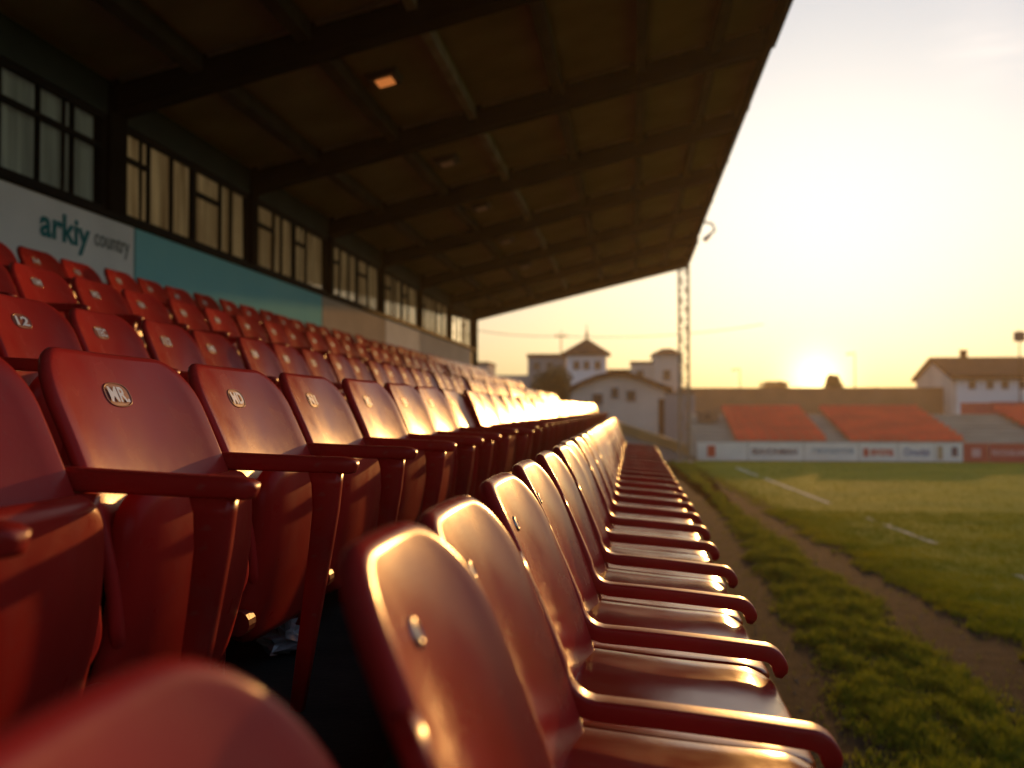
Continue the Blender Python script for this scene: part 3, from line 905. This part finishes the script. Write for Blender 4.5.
ROWNAME = {1: "front", 2: "second", 3: "third", 4: "fourth", 5: "top"}
def make_row(row, pitch, X0, Zf, first_c, i0, i1, anchor, words, special, proto=None):
    """seats of one row of tip-up seats; i = 0 is the anchor seat that the labels count from"""
    seat, back, mapf = tip_up_seat(pitch, "", 1)
    badge_meshes = {}
    n_tot = i1 - i0 + 1
    for i in range(i0, i1 + 1):
        s = seat if i == i0 else copy_tree(seat0)
        if i == i0:
            seat0 = seat
        s.location = (X0 + random.uniform(-.004, .004), first_c + pitch * i, zc(Zf))
        s.rotation_euler = (random.gauss(0, .006), random.gauss(0, .014), random.gauss(0, .012))
        for ch in s.children:                           # no two pans hang alike
            if ch.name.startswith("seat_pan"):
                an = random.gauss(0, 0.022); ch.rotation_euler = (0, an, random.gauss(0, .008)); ch.location = (-0.14 * an, 0, 0)
        s['group'] = "red tip-up seats on the terrace"
        far = i1 - i + 1
        if i in special: lab = special[i]
        elif i < 0: lab = f"{ROWNAME[row]} row seat, {ORD[-i]} on the near side of {anchor}"
        elif i <= n_tot // 2 and i <= 24: lab = f"{ROWNAME[row]} row seat, {ORD[i]} beyond {anchor}"
        else: lab = f"red {ROWNAME[row]} row tip-up seat, {ORD[far]} from the row's far end"
        s['label'] = lab
        s['__w'] = words.get(i, random.choice(["112", "108", "IND", "M2", "TE", "140", "N8", "106"]))
    # badges, linked after copying so that every backrest carries its own characters
    for s in [o for o in COL.objects if '__w' in o.keys()]:
        wd = s['__w']; del s['__w']
        bk = [c for c in s.children if c.name.startswith("backrest")][0]
        if wd not in badge_meshes:
            mb = badge_mesh(wd, mapf, 0.628, -0.03)
            b = mb.build("badge", [M['badge'], M['silver']], bk)
            badge_meshes[wd] = b.data
        else:
            link("badge", badge_meshes[wd], [M['badge'], M['silver']], bk)

A2 = "the big MR badge seat"
make_row(2, 0.555, -0.835, -0.606, 1.675, -1, 40, A2, {0: "MR.", 1: "MD", 2: "N1", -1: "1M"},
         {0: "red tip-up seat with a silver MR badge, largest sharp seat at the left", 1: "red tip-up seat with a silver MD badge beside the MR one",
          -1: "dark red seat cut off by the left edge, just before the MR badge seat"})
A3 = "the TEC badge seat"
make_row(3, 0.44, -1.665, -0.382, 3.12, -2, 45, A3, {0: "TEC", -1: "12"},
         {0: "red tip-up seat of the third row with a silver TEC badge"})
A4 = "its seat at the left picture edge"
make_row(4, 0.48, -2.515, -0.08, 4.10, -1, 40, A4, {0: "1M", 1: "M2"},
         {0: "red tip-up seat of the fourth row right at the left picture edge"})
A5 = "its seat below the teal lettering"
make_row(5, 0.46, -3.365, 0.22, 5.43, -1, 39, A5, {0: "14"},
         {0: "red tip-up seat of the top row standing below the white board's teal lettering"})

# front row: fixed seats with the pans down
P1 = 0.46
seat, back, mapf1 = fixed_seat(P1, 0.415, "")
X1, Z1 = -0.10, -0.905
front = [seat]
C1 = "the front row's nearest seat with its whole armrest in view"
n_front = 23
for i in range(-1, n_front):
    s = seat if i == -1 else copy_tree(seat)
    s.location = (X1 + random.uniform(-.003, .003), 1.63 + P1 * i, zc(Z1))
    s.rotation_euler = (0, random.uniform(-.008, .008), random.uniform(-.008, .008))
    s['group'] = "red front row seats with their pans down"
    far = n_front - i
    if i == -1: s['label'] = "second blurred front row seat back, behind the one with the shining bolt"
    elif i == 0: s['label'] = "red front row seat whose armrest reaches the bottom edge of the picture"
    elif i <= 12: s['label'] = f"red front row seat, {ORD[i]} beyond the one whose armrest reaches the bottom edge"
    else: s['label'] = f"red front row seat with pan down, {ORD[far]} from the row's far end"
P0 = 0.37
seat, back, mapf0 = fixed_seat(P0, 0.335, "blurred red front row seat with a shining round bolt on its back")
seat.location = (X1 + 0.02, 1.17 - 0.02 - 0.385 + 0.04, zc(Z1) + 0.012)
seat['group'] = "red front row seats with their pans down"
s = copy_tree(seat)
s.location = (X1 - 0.005, 1.17 - 0.02 - 0.385 - P0 - 0.01, zc(Z1) - 0.008)
s['label'] = "heavily blurred red seat back cut off by the bottom left corner"

# crumpled wrapper under the second row
mb = MB(); vs = []; fs = []
nu, nv = 12, 10
for i in range(nu + 1):
    for j in range(nv + 1):
        a = 2 * math.pi * i / nu; b = math.pi * (j / nv - 0.5)
        r = 0.05 * (1 + random.uniform(-0.45, 0.45))
        vs.append((r * math.cos(a) * math.cos(b) * 1.0, r * math.sin(a) * math.cos(b) * 1.5, max(0.0, 0.035 + r * 0.8 * math.sin(b))))
for i in range(nu):
    for j in range(nv):
        a0 = (i % nu) * (nv + 1) + j; a1 = ((i + 1) % nu) * (nv + 1) + j
        fs.append((a0, a1, a1 + 1, a0 + 1))
mb.add(vs, fs)
o = mb.build("plastic_wrapper", M['litter'])
o.location = (-0.86, 2.42, zc(-0.606))
tag(o, "crumpled clear plastic wrapper lying on the dark floor under the second row", "litter")

# ------------------------------------------------------------------ far end of the ground
YB = 38.5
_c, _s = math.cos(R(6.84)), math.sin(R(6.84))
def PX(px, Y):                             # where a sight line meets the plane y = Y
    t = (px - 512) / 1000.0
    return Y * (t * _c - _s) / (_c + t * _s)
def PZ(py, px, Y):
    return zc((408 - py) / 1000.0 * (Y * _c - PX(px, Y) * _s))
def far_board(x0, x1, base, label, bits=(), h=0.70):
    c = (x0 + x1) / 2
    t = thing("advertising_board", label, "board", (c, YB, 0), "pitch-side boards at the far end")
    mb = MB(); mb.box((x0 - c, 0.0, 0.02), (x1 - c, 0.04, h))
    mb.build("panel", base, t)
    for bt in bits:
        if bt[0] == 'box':
            _, a, b, z0, z1, m = bt
            q = MB(); q.box((a - c, -0.012, z0), (b - c, -0.003, z1)); q.build("emblem", m, t)
        else:
            _, wd, a, b, z0, hh, m = bt
            q = MB(); lettering(q, wd, lambda x, yy, l: (a - c + x, -0.006, z0 + yy), b - a, hh, 0.03); q.build("lettering", m, t)
    mb = MB()
    for xx in (x0 - c + 0.1, x1 - c - 0.1): mb.bar((xx, 0.06, 0), (xx, 0.06, h * 0.9), 0.025)
    mb.build("post", M['steel'], t)
k = YB / 1000.0
fx = lambda px: PX(px, YB)
far_board(fx(697), fx(747), M['board_white'], "white pitch-side board with a red emblem, leftmost at the far end", [('box', fx(707), fx(715), 0.16, 0.58, M['red_ink'])])
far_board(fx(748), fx(803), M['board_white'], "white pitch-side board with navy capitals at the far end", [('t', "SEAVONMAN", fx(751), fx(797), 0.24, 0.24, M['navy_ink'])])
far_board(fx(804), fx(858), M['board_white'], "white pitch-side board with faint pale blue writing", [('t', "rennasvoe", fx(812), fx(853), 0.30, 0.2, M['pale_ink'])])
far_board(fx(859), fx(897), M['board_white'], "white pitch-side board with bright red writing", [('box', fx(863), fx(868), 0.20, 0.50, M['red_ink']), ('t', "evona", fx(870), fx(893), 0.22, 0.26, M['red_ink'])])
far_board(fx(898), fx(934), M['board_white'], "white pitch-side board with bright blue writing", [('t', "Onudai", fx(903), fx(929), 0.24, 0.28, M['blue_ink'])])
far_board(fx(935), fx(962), M['board_white'], "white pitch-side board with a tan stripe and dark blue crest", [('box', fx(937), fx(942), 0.1, 0.6, M['tan_ink']), ('box', fx(951), fx(957), 0.22, 0.56, M['navy_ink'])])
far_board(fx(963), fx(988), M['board_red'], "red pitch-side board with a pale emblem beside the blue crest board", [('box', fx(971), fx(980), 0.20, 0.50, M['pink_ink'])])
far_board(fx(989), fx(1070), M['board_red'], "red pitch-side board with pink capitals, rightmost at the far end", [('t', "PEVONRAMRORA", fx(991), fx(1040), 0.24, 0.22, M['pink_ink'])])

# open terrace of concrete steps
NR = 9
TY0, TY1 = 39.6, 46.4
TZ0, TZ1 = 0.58, 1.72
mb = MB()
x_l, x_r = 2.5, 26.0
poly = [(TY0, 0.0)]
for r in range(NR):
    y = TY0 + (TY1 - TY0) * r / NR; z = TZ0 + (TZ1 - TZ0) * r / (NR - 1)
    poly += [(y, z), (TY0 + (TY1 - TY0) * (r + 1) / NR, z)]
poly.append((TY1, 0.0))
mb.prism(poly, 'x', x_l, x_r)
ft = thing("terrace_stand", "open concrete terrace stepped up behind the far boards", "terrace", (0, 0, 0))
mb.build("steps", M['far_concrete'], ft)
mb = MB(); mb.box((2.9, TY0 - 0.05, 0.0), (25.9, TY0 - 0.002, 0.72)); mb.build("front_wall", M['far_concrete'], ft)
# seats of the far terrace, a mass of red
mb = MB()
for (x0, x1) in ((4.03, 7.5), (8.35, 12.6), (15.8, 24.0)):
    nx = round((x1 - x0) / 0.44); hw2 = 0.47 * (x1 - x0) / nx
    for r in range(NR):
        y = TY0 + (TY1 - TY0) * (r + 0.35) / NR; z = TZ0 + (TZ1 - TZ0) * r / (NR - 1)
        for c in range(nx):
            x = x0 + 0.22 + (x1 - x0) * c / nx
            mb.prism([(y, z + 0.16), (y + 0.30, z + 0.13), (y + 0.34, z + 0.13), (y + 0.42, z + 0.40), (y + 0.38, z + 0.41), (y + 0.30, z + 0.18), (y, z + 0.20)], 'x', x - hw2, x + hw2)
            mb.box((x - 0.02, y + 0.2, z), (x + 0.02, y + 0.26, z + 0.14))
o = mb.build("terrace_seats", M['far_seat'])
o['kind'] = 'stuff'; tag(o, "blocks of small orange-red seats on the far concrete terrace", "seats")
# brown wall behind it
t = thing("boundary_wall", "long low brown wall behind the far terrace, under the sun", "wall", (0, 76.0, 0))
mb = MB(); mb.box((3.4, 0, 0), (23.0, 0.3, 3.38)); mb.build("wall", M['brown_wall'], t)
mb = MB(); mb.box((3.3, -0.06, 3.382), (23.1, 0.36, 3.5)); mb.build("coping", M['brown_wall'], t)
# dark patch hut at the left end of the terrace
t = thing("storage_box", "low rusty brown box on the left end of the far terrace", "box", (3.25, 44.0, zc(-0.55)))
mb = MB(); mb.prism([(-0.45, 0), (0.45, 0), (0.45, 0.30), (0.0, 0.42), (-0.45, 0.36)], 'y', -0.2, 0.2); mb.build("body", M['brown_wall'], t)
mb = MB(); mb.box((-0.08, -0.225, 0.12), (0.08, -0.202, 0.2)); mb.build("handle", M['beam'], t)

# ------------------------------------------------------------------ buildings
def window_on(parent, x, y, z, w, h, axis='y', frame=None):
    """window facing -Y (axis 'y') or -X ('x')"""
    f = MB(); p = MB(); b = 0.06
    if axis == 'y':
        f.box((x - w / 2 - b, y - 0.05, z - b), (x - w / 2, y - 0.003, z + h + b)); f.box((x + w / 2, y - 0.05, z - b), (x + w / 2 + b, y - 0.003, z + h + b))
        f.box((x - w / 2, y - 0.05, z + h), (x + w / 2, y - 0.003, z + h + b)); f.box((x - w / 2, y - 0.08, z - b), (x + w / 2, y - 0.003, z))
        p.box((x - w / 2, y - 0.02, z), (x + w / 2, y - 0.004, z + h))
    o = f.build("window", frame or M['white_metal'], parent)
    p.build("pane", M['glass'], o)
    return o

# house at the right
hs = thing("house", "white house with brown pitched roof and chimney beyond the right terrace", "house", (0, 0, 0))
hy0, hy1 = 74.0, 83.0; hx0, hx1 = 22.8, 46.0
ym = (hy0 + hy1) / 2
ez = PZ(375, 957, hy0); rz = PZ(358, 935, ym) - 0.2
mb = MB(); mb.box((hx0 + 0.002, hy0, 0), (hx1, hy0 + 0.3, ez)); mb.build("front_wall", M['render_white'], hs)
mb = MB(); mb.prism([(hy0 + 0.002, 0), (hy1, 0), (hy1, ez), (ym, rz - 0.12), (hy0 + 0.002, ez)], 'x', hx0 - 0.3, hx0); mb.build("gable_wall", M['render'], hs)
mb = MB(); mb.prism([(hy0 - 0.5, ez - 0.28), (ym, rz), (hy1 + 0.5, ez - 0.28), (hy1 + 0.5, ez - 0.02), (ym, rz + 0.26), (hy0 - 0.5, ez - 0.02)], 'x', hx0 - 0.55, hx1 + 0.3)
hr = mb.build("roof", M['roof_tile'], hs)
mb = MB(); mb.box((24.5, ym - 0.22, rz - 0.3), (24.92, ym + 0.22, rz + 0.72)); mb.box((24.45, ym - 0.27, rz + 0.722), (24.97, ym + 0.27, rz + 0.80)); mb.build("chimney", M['roof_tile'], hr)
for px in (972, 990, 1005, 1022, 1040):
    window_on(hs, PX(px, hy0), hy0, PZ(389, px, hy0), 0.5, 0.6, frame=M['render_white'])
# red fence below the house
for (a, b, lab) in ((962, 990, "short red hoarding below the white house, beside the paler post"), (994, 1060, "longer dark red hoarding below the white house at the right edge")):
    t = thing("hoarding", lab, "hoarding", (PX((a + b) / 2, 60), 60, 0))
    w = (b - a) * 0.060 / 2
    mb = MB(); mb.box((-w, 0, 1.2), (w, 0.06, zc(0.30 if a < 980 else 0.35))); mb.build("panel", M['board_red'], t)
    mb = MB()
    for q in range(4): mb.bar((-w + 0.2 + (2 * w - 0.4) * q / 3, 0.12, 0), (-w + 0.2 + (2 * w - 0.4) * q / 3, 0.12, 2.1), 0.04)
    mb.build("post", M['steel'], t)

# hall with curved gable roof
hl = thing("hall", "pale hall with shallow arched roof edge beyond the front row's far end", "building", (0, 55, 0))
s = 0.055
L, Rr = (572 - 632) * s, (668 - 632) * s
arch = []
for px, py in ((568, 392), (582, 385), (597, 379), (612, 376), (625, 376), (640, 380), (655, 386), (672, 392)):
    arch.append(((px - 632) * s, zc((408 - py) * s)))
mb = MB(); mb.prism([(L, 0), (Rr, 0)] + [(min(max(x, L), Rr), z) for x, z in arch[::-1]], 'y', 0, 7); mb.build("wall", M['render'], hl)
mb = MB(); mb.prism([(x, z + 0.003) for x, z in arch] + [(x, z + 0.22) for x, z in arch[::-1]], 'y', -0.35, 7.3); mb.build("roof", M['roof_tile'], hl)
for px, py, w in ((598, 399, 0.5), (615, 393, 0.32), (631, 396, 0.42)): window_on(hl, (px - 632) * s, 0, zc((408 - py) * s) - 0.25, w, 0.5, frame=M['render_grey'])
d = MB(); d.box(((658 - 632) * s, -0.06, 0), ((668 - 632) * s, -0.003, zc(0.5))); d.build("door", M['roof_tile'], hl)

# tower with pyramid roof
s = 0.075
tw = thing("tower_house", "white square tower with dark pyramid roof and finial behind the hall", "building", (0, 75, 0))
tx0, tx1 = (567 - 632) * s, (606 - 632) * s
tz = zc((408 - 354) * s)
mb = MB(); mb.box((tx0, 0, 0), (tx1, tx1 - tx0, tz)); mb.build("wall", M['render_white'], tw)
cx, cw = (tx0 + tx1) / 2, (tx1 - tx0) / 2
e = 0.35; az = zc((408 - 337) * s)
mb = MB()
ring = [(cx - cw - e, -e), (cx + cw + e, -e), (cx + cw + e, 2 * cw + e), (cx - cw - e, 2 * cw + e)]
vs = [(x, y, tz - 0.06) for x, y in ring] + [(x, y, tz + 0.06) for x, y in ring] + [(cx + (x - cx) * .5, cw + (y - cw) * .5, tz + (az - tz) * 0.52) for x, y in ring] + [(cx, cw, az)]
fs = [(3, 2, 1, 0)]
for q in range(4):
    j = (q + 1) % 4
    fs += [(q, j, 4 + j, 4 + q), (4 + q, 4 + j, 8 + j, 8 + q), (8 + q, 8 + j, 12)]
mb.add(vs, fs)
rf = mb.build("roof", M['roof_dark'], tw)
mb = MB(); mb.bar((cx, cw, az - 0.1), (cx, cw, az + 1.1), 0.09, 6, 0.02); mb.bar((cx, cw, az + 0.25), (cx, cw, az + 0.42), 0.16, 8, 0.1); mb.build("finial", M['roof_dark'], rf)
for px in (577, 587, 598): window_on(tw, (px - 632) * s, 0, zc((408 - 369) * s), 0.42, 0.55, frame=M['render_grey'])
# blocks around the tower
bl = thing("town_block", "grey flat-roofed block left of the pyramid-roofed tower", "building", (0, 77, 0))
s = 0.077
mb = MB(); mb.box(((528 - 632) * s, 0, 0), ((566 - 632) * s, 6, zc(51 * s))); mb.build("wall", M['render_grey'], bl)
mb = MB(); mb.box(((527 - 632) * s, -0.15, zc(51 * s) + 0.002), ((566.5 - 632) * s, 6.1, zc(51 * s) + 0.25)); mb.build("roof", M['roof_dark'], bl)
for px in (537, 550): window_on(bl, (px - 632) * s, 0, zc(38 * s), 0.5, 0.6, frame=M['render_grey'])
bl = thing("town_block", "pale house with small dark hipped roof between tower and lattice mast", "building", (0, 78, 0))
s = 0.078
mb = MB(); mb.box(((631 - 632) * s, 0, 0), ((653 - 632) * s, 6, zc(44 * s))); mb.box(((653 - 632) * s + 0.002, -0.6, 0), ((681 - 632) * s, 6, zc(53 * s))); mb.build("wall", M['render'], bl)
mb = MB()
a, b = (651 - 632) * s, (683 - 632) * s
z0 = zc(53 * s); zr = z0 + 0.55
vs = [(a, -0.9, z0 + 0.002), (b, -0.9, z0 + 0.002), (b, 6.2, z0 + 0.002), (a, 6.2, z0 + 0.002), (a + 0.9, 1.5, zr), (b - 0.9, 1.5, zr), (b - 0.9, 4, zr), (a + 0.9, 4, zr)]
mb.add(vs, [(3, 2, 1, 0), (0, 1, 5, 4), (1, 2, 6, 5), (2, 3, 7, 6), (3, 0, 4, 7), (4, 5, 6, 7)])
mb.box(((630 - 632) * s, -0.1, zc(44 * s) + 0.002), ((652.8 - 632) * s, 6.1, zc(44 * s) + 0.18))
mb.build("roof", M['roof_tile'], bl)
for px in (640, 666): window_on(bl, (px - 632) * s, 0 if px < 650 else -0.6, zc(28 * s), 0.5, 0.7, frame=M['render_grey'])
bl = thing("town_block", "low pale link building directly right of the tower", "building", (0, 79, 0))
s = 0.079
mb = MB(); mb.box(((606 - 632) * s, 0, 0), ((632 - 632) * s, 6, zc(36 * s))); mb.build("wall", M['render'], bl)
mb = MB(); mb.box(((605.5 - 632) * s, -0.12, zc(36 * s) + 0.002), ((632 - 632) * s, 6, zc(36 * s) + 0.2)); mb.build("roof", M['roof_dark'], bl)
bl = thing("town_block", "small far grey house right beside the stand's end column", "building", (0, 95, 0))
s = 0.095
mb = MB(); mb.box(((476 - 632) * s, 0, 0), ((488 - 632) * s, 5, zc(44 * s))); mb.box(((488 - 632) * s + .002, 0, 0), ((532 - 632) * s, 5, zc(33 * s))); mb.build("wall", M['render_grey'], bl)
mb = MB(); mb.box(((475.5 - 632) * s, -0.1, zc(44 * s) + .002), ((488.5 - 632) * s, 5.1, zc(44 * s) + .25)); mb.build("roof", M['roof_dark'], bl)

# sloping bank / ramp between the stand and the mast
rp = thing("ramp", "ochre topped sloping ramp wall between the stand and the lattice mast", "ramp", (0, 37.4, 0))
s = 0.0374
pts = [((560 - 632) * s, zc((408 - 404) * s)), ((620 - 632) * s, zc((408 - 424) * s)), ((684 - 632) * s, zc((408 - 446) * s))]
mb = MB(); mb.prism([(pts[0][0], 0), (pts[2][0], 0), (pts[2][0], pts[2][1] - 0.3), (pts[1][0], pts[1][1] - 0.3), (pts[0][0], pts[0][1] - 0.3)], 'y', 0, 0.3); mb.build("wall", M['render_grey'], rp)
mb = MB(); mb.prism([(pts[0][0], pts[0][1] - 0.297), (pts[1][0], pts[1][1] - 0.297), (pts[2][0] + .1, pts[2][1] - 0.297), (pts[2][0] + .1, pts[2][1] + 0.05), (pts[1][0], pts[1][1] + 0.05), (pts[0][0], pts[0][1] + 0.05)], 'y', -0.10, 2.2); mb.build("coping", M['ochre'], rp)
# plain wall right of the hall, behind the mast
wl_ = thing("boundary_wall", "plain grey-brown wall standing behind the lattice mast", "wall", (0, 48.5, 0))
s = 0.0485
mb = MB(); mb.box(((664 - 632) * s, 0, 0), ((694 - 632) * s, 0.25, zc(14 * s))); mb.build("wall", M['render_grey'], wl_)
mb = MB(); mb.box(((663.5 - 632) * s, -0.05, zc(14 * s) + 0.002), ((694.5 - 632) * s, 0.3, zc(14 * s) + 0.09)); mb.build("coping", M['brown_wall'], wl_)

# lattice mast
mast = thing("lattice_mast", "tall pale lattice mast rising past the roof's far corner", "mast", (1.87, 36.6, 0))
hw_ = 0.17; top = 9.5
for sx in (-1, 1):
    for sy in (-1, 1):
        mb = MB(); mb.bar((sx * hw_, sy * hw_, 0.1), (sx * hw_, sy * hw_, top), 0.04); mb.build("upright", M['mast'], mast)
mb = MB()
z = 0.3; fl = 1
while z < top - 0.4:
    for sy in (-1, 1):
        mb.bar((-fl * hw_, sy * hw_, z), (fl * hw_, sy * hw_, z + 0.35), 0.014, 5); mb.bar((-hw_, sy * hw_, z), (hw_, sy * hw_, z), 0.014, 5)
    for sx in (-1, 1):
        mb.bar((sx * hw_, -fl * hw_, z), (sx * hw_, fl * hw_, z + 0.35), 0.014, 5); mb.bar((sx * hw_, -hw_, z), (sx * hw_, hw_, z), 0.014, 5)
    z += 0.35; fl = -fl
mb.build("bracing", M['mast'], mast)
mb = MB(); mb.box((-0.3, -0.3, 0), (0.3, 0.3, 0.1)); mb.build("base", M['far_concrete'], mast, bevel=0.01)

# poles and wires against the sky
def pole(name, label, cat, px, Y, pytop, r=0.06, head=None):
    s = Y / 1000
    t = thing(name, label, cat, (PX(px, Y), Y, 0))
    zt = PZ(pytop, px, Y)
    mb = MB(); mb.bar((0, 0, 0), (0, 0, zt), r, 8, r * 0.6); mb.build("pole", M['beam'], t)
    if head == 'lamp':
        mb = MB(); mb.bar((-0.35, 0, zt - 0.1), (-0.02, 0, zt + 0.05), 0.04, 6); mb.build("arm", M['beam'], t)
        mb = MB(); mb.prism([(-0.75, zt - 0.16), (-0.3, zt - 0.12), (-0.3, zt - 0.02), (-0.65, zt - 0.02)], 'y', -0.12, 0.12); mb.build("lamp_head", M['lamp_body'], t)
    elif head == 'cross':
        mb = MB(); mb.box((-0.5, -0.05, zt - 0.5), (0.5, 0.05, zt - 0.38)); mb.build("crossarm", M['beam'], t)
        mb = MB()
        for q in (-0.4, 0.4): mb.bar((q, 0, zt - 0.38), (q, 0, zt - 0.22), 0.04, 6)
        mb.build("insulator", M['lamp_body'], t)
    elif head == 'box':
        mb = MB(); mb.box((-0.3, -0.15, zt - 0.7), (0.3, 0.15, zt - 0.1)); mb.build("lamp_head", M['lamp_body'], t, bevel=0.03)
    return t
pole("utility_pole", "thin pole with a crossarm left of the pyramid roof", "pole", 561, 82, 331, 0.07, 'cross')
pole("street_lamp", "slim street lamp above the wall between mast and sun", "street lamp", 740, 90, 369, 0.06, 'lamp')
pole("street_lamp", "slim street lamp above the brown wall just right of the sun", "street lamp", 855, 90, 353, 0.07, 'lamp')
pole("floodlight_pole", "pole with a dark lamp box beside the right house", "pole", 1020, 64, 330, 0.06, 'box')
mb = MB()
A = Vector(((430 - 632) * .083, 83, zc((408 - 318) * .083))); B = Vector(((561 - 632) * .082, 82, zc((408 - 336) * .082))); C_ = Vector(((760 - 632) * .083, 83, zc((408 - 326) * .083)))
for p, q in ((A, B), (B, C_)):
    prev = None
    for i in range(13):
        f = i / 12; w = p.lerp(q, f); w.z -= 0.9 * 4 * f * (1 - f) * 0.5
        if prev is not None: mb.bar(prev, w, 0.03, 5)
        prev = w.copy()
o = mb.build("overhead_cable", M['beam'])
tag(o, "thin dark cable sagging across the sky below the roof", "cable")

# ------------------------------------------------------------------ trees
def tree(name, label, cat, px, Y, py_c, rx, rz_, n, ground_trunk=True, leaf=0.16, group=None):
    s = Y / 1000
    cx, cz = PX(px, Y), PZ(py_c, px, Y)
    t = thing(name, label, cat, (cx, Y, 0), group)
    mb = MB()
    mb.bar((0, 0, 0), (0.05, 0, cz * 0.55), 0.12, 7, 0.08)
    for q in range(6):
        a = random.uniform(0, 6.28); 
        mb.bar((0.05, 0, cz * random.uniform(0.4, 0.55)), (rx * .6 * math.cos(a), rx * .6 * math.sin(a), cz + random.uniform(-.2, .5) * rz_), 0.05, 5, 0.015)
    mb.build("trunk", M['bark'], t)
    cm = MB()
    lobes = [(random.uniform(-.55, .55) * rx, random.uniform(-.5, .5) * rx, cz + random.uniform(-.45, .5) * rz_, random.uniform(.4, .65)) for _ in range(8)]
    for i in range(n):
        lx, ly, lz, lr = random.choice(lobes)
        v = Vector((random.gauss(0, 1), random.gauss(0, 1), random.gauss(0, 1))).normalized() * (random.random() ** 0.35)
        p = Vector((lx + v.x * lr * rx, ly + v.y * lr * rx, lz + v.z * lr * rz_))
        a = Vector((random.gauss(0, 1), random.gauss(0, 1), random.gauss(0, 1))).normalized(); b = a.orthogonal().normalized()
        c = a.cross(b); ls = leaf * random.uniform(.6, 1.3)
        cm.add([p - b * ls * .5, p + c * ls * .32, p + b * ls * .5, p - c * ls * .32], [(0, 1, 2, 3)])
    me = bpy.data.meshes.new("crown"); me.from_pydata(cm.v, [], cm.f); me.update()
    link("crown", me, M['leaf'], t)
    return t
tree("tree", "dark round bushy tree left of the pale hall", "tree", 551, 50, 388, 1.25, 1.2, 9000, leaf=0.13)
tree("tree", "small rounded tree on the skyline just right of the sun", "tree", 834, 85, 384, 0.8, 1.0, 4200, leaf=0.16)
tree("tree", "low spreading tree on the skyline left of the sun", "tree", 772, 110, 388, 1.9, 0.8, 2200, leaf=0.22)
tree("tree", "low dark tree behind the brown wall between sun and house", "tree", 880, 110, 393, 2.2, 0.8, 2200, leaf=0.22)
tree("tree", "wide low tree behind the brown wall beside the lattice mast", "tree", 715, 110, 394, 2.2, 0.7, 2200, leaf=0.22)

# ------------------------------------------------------------------ warm evening haze
hm = bpy.data.materials.new("evening_haze"); hm.use_nodes = True
hn = hm.node_tree.nodes; hn.remove(hn["Principled BSDF"])
pv = hn.new("ShaderNodeVolumePrincipled")
pv.inputs["Color"].default_value = (1.0, 0.86, 0.62, 1)
pv.inputs["Density"].default_value = 0.0009
pv.inputs["Anisotropy"].default_value = 0.65
hm.node_tree.links.new(pv.outputs[0], hn["Material Output"].inputs["Volume"])
mb = MB(); mb.box((-60, -8, -1.0), (90, 140, 13.0))
hz = mb.build("haze", hm)
hz['kind'] = 'stuff'; tag(hz, "thin warm evening haze over the football ground", "haze")
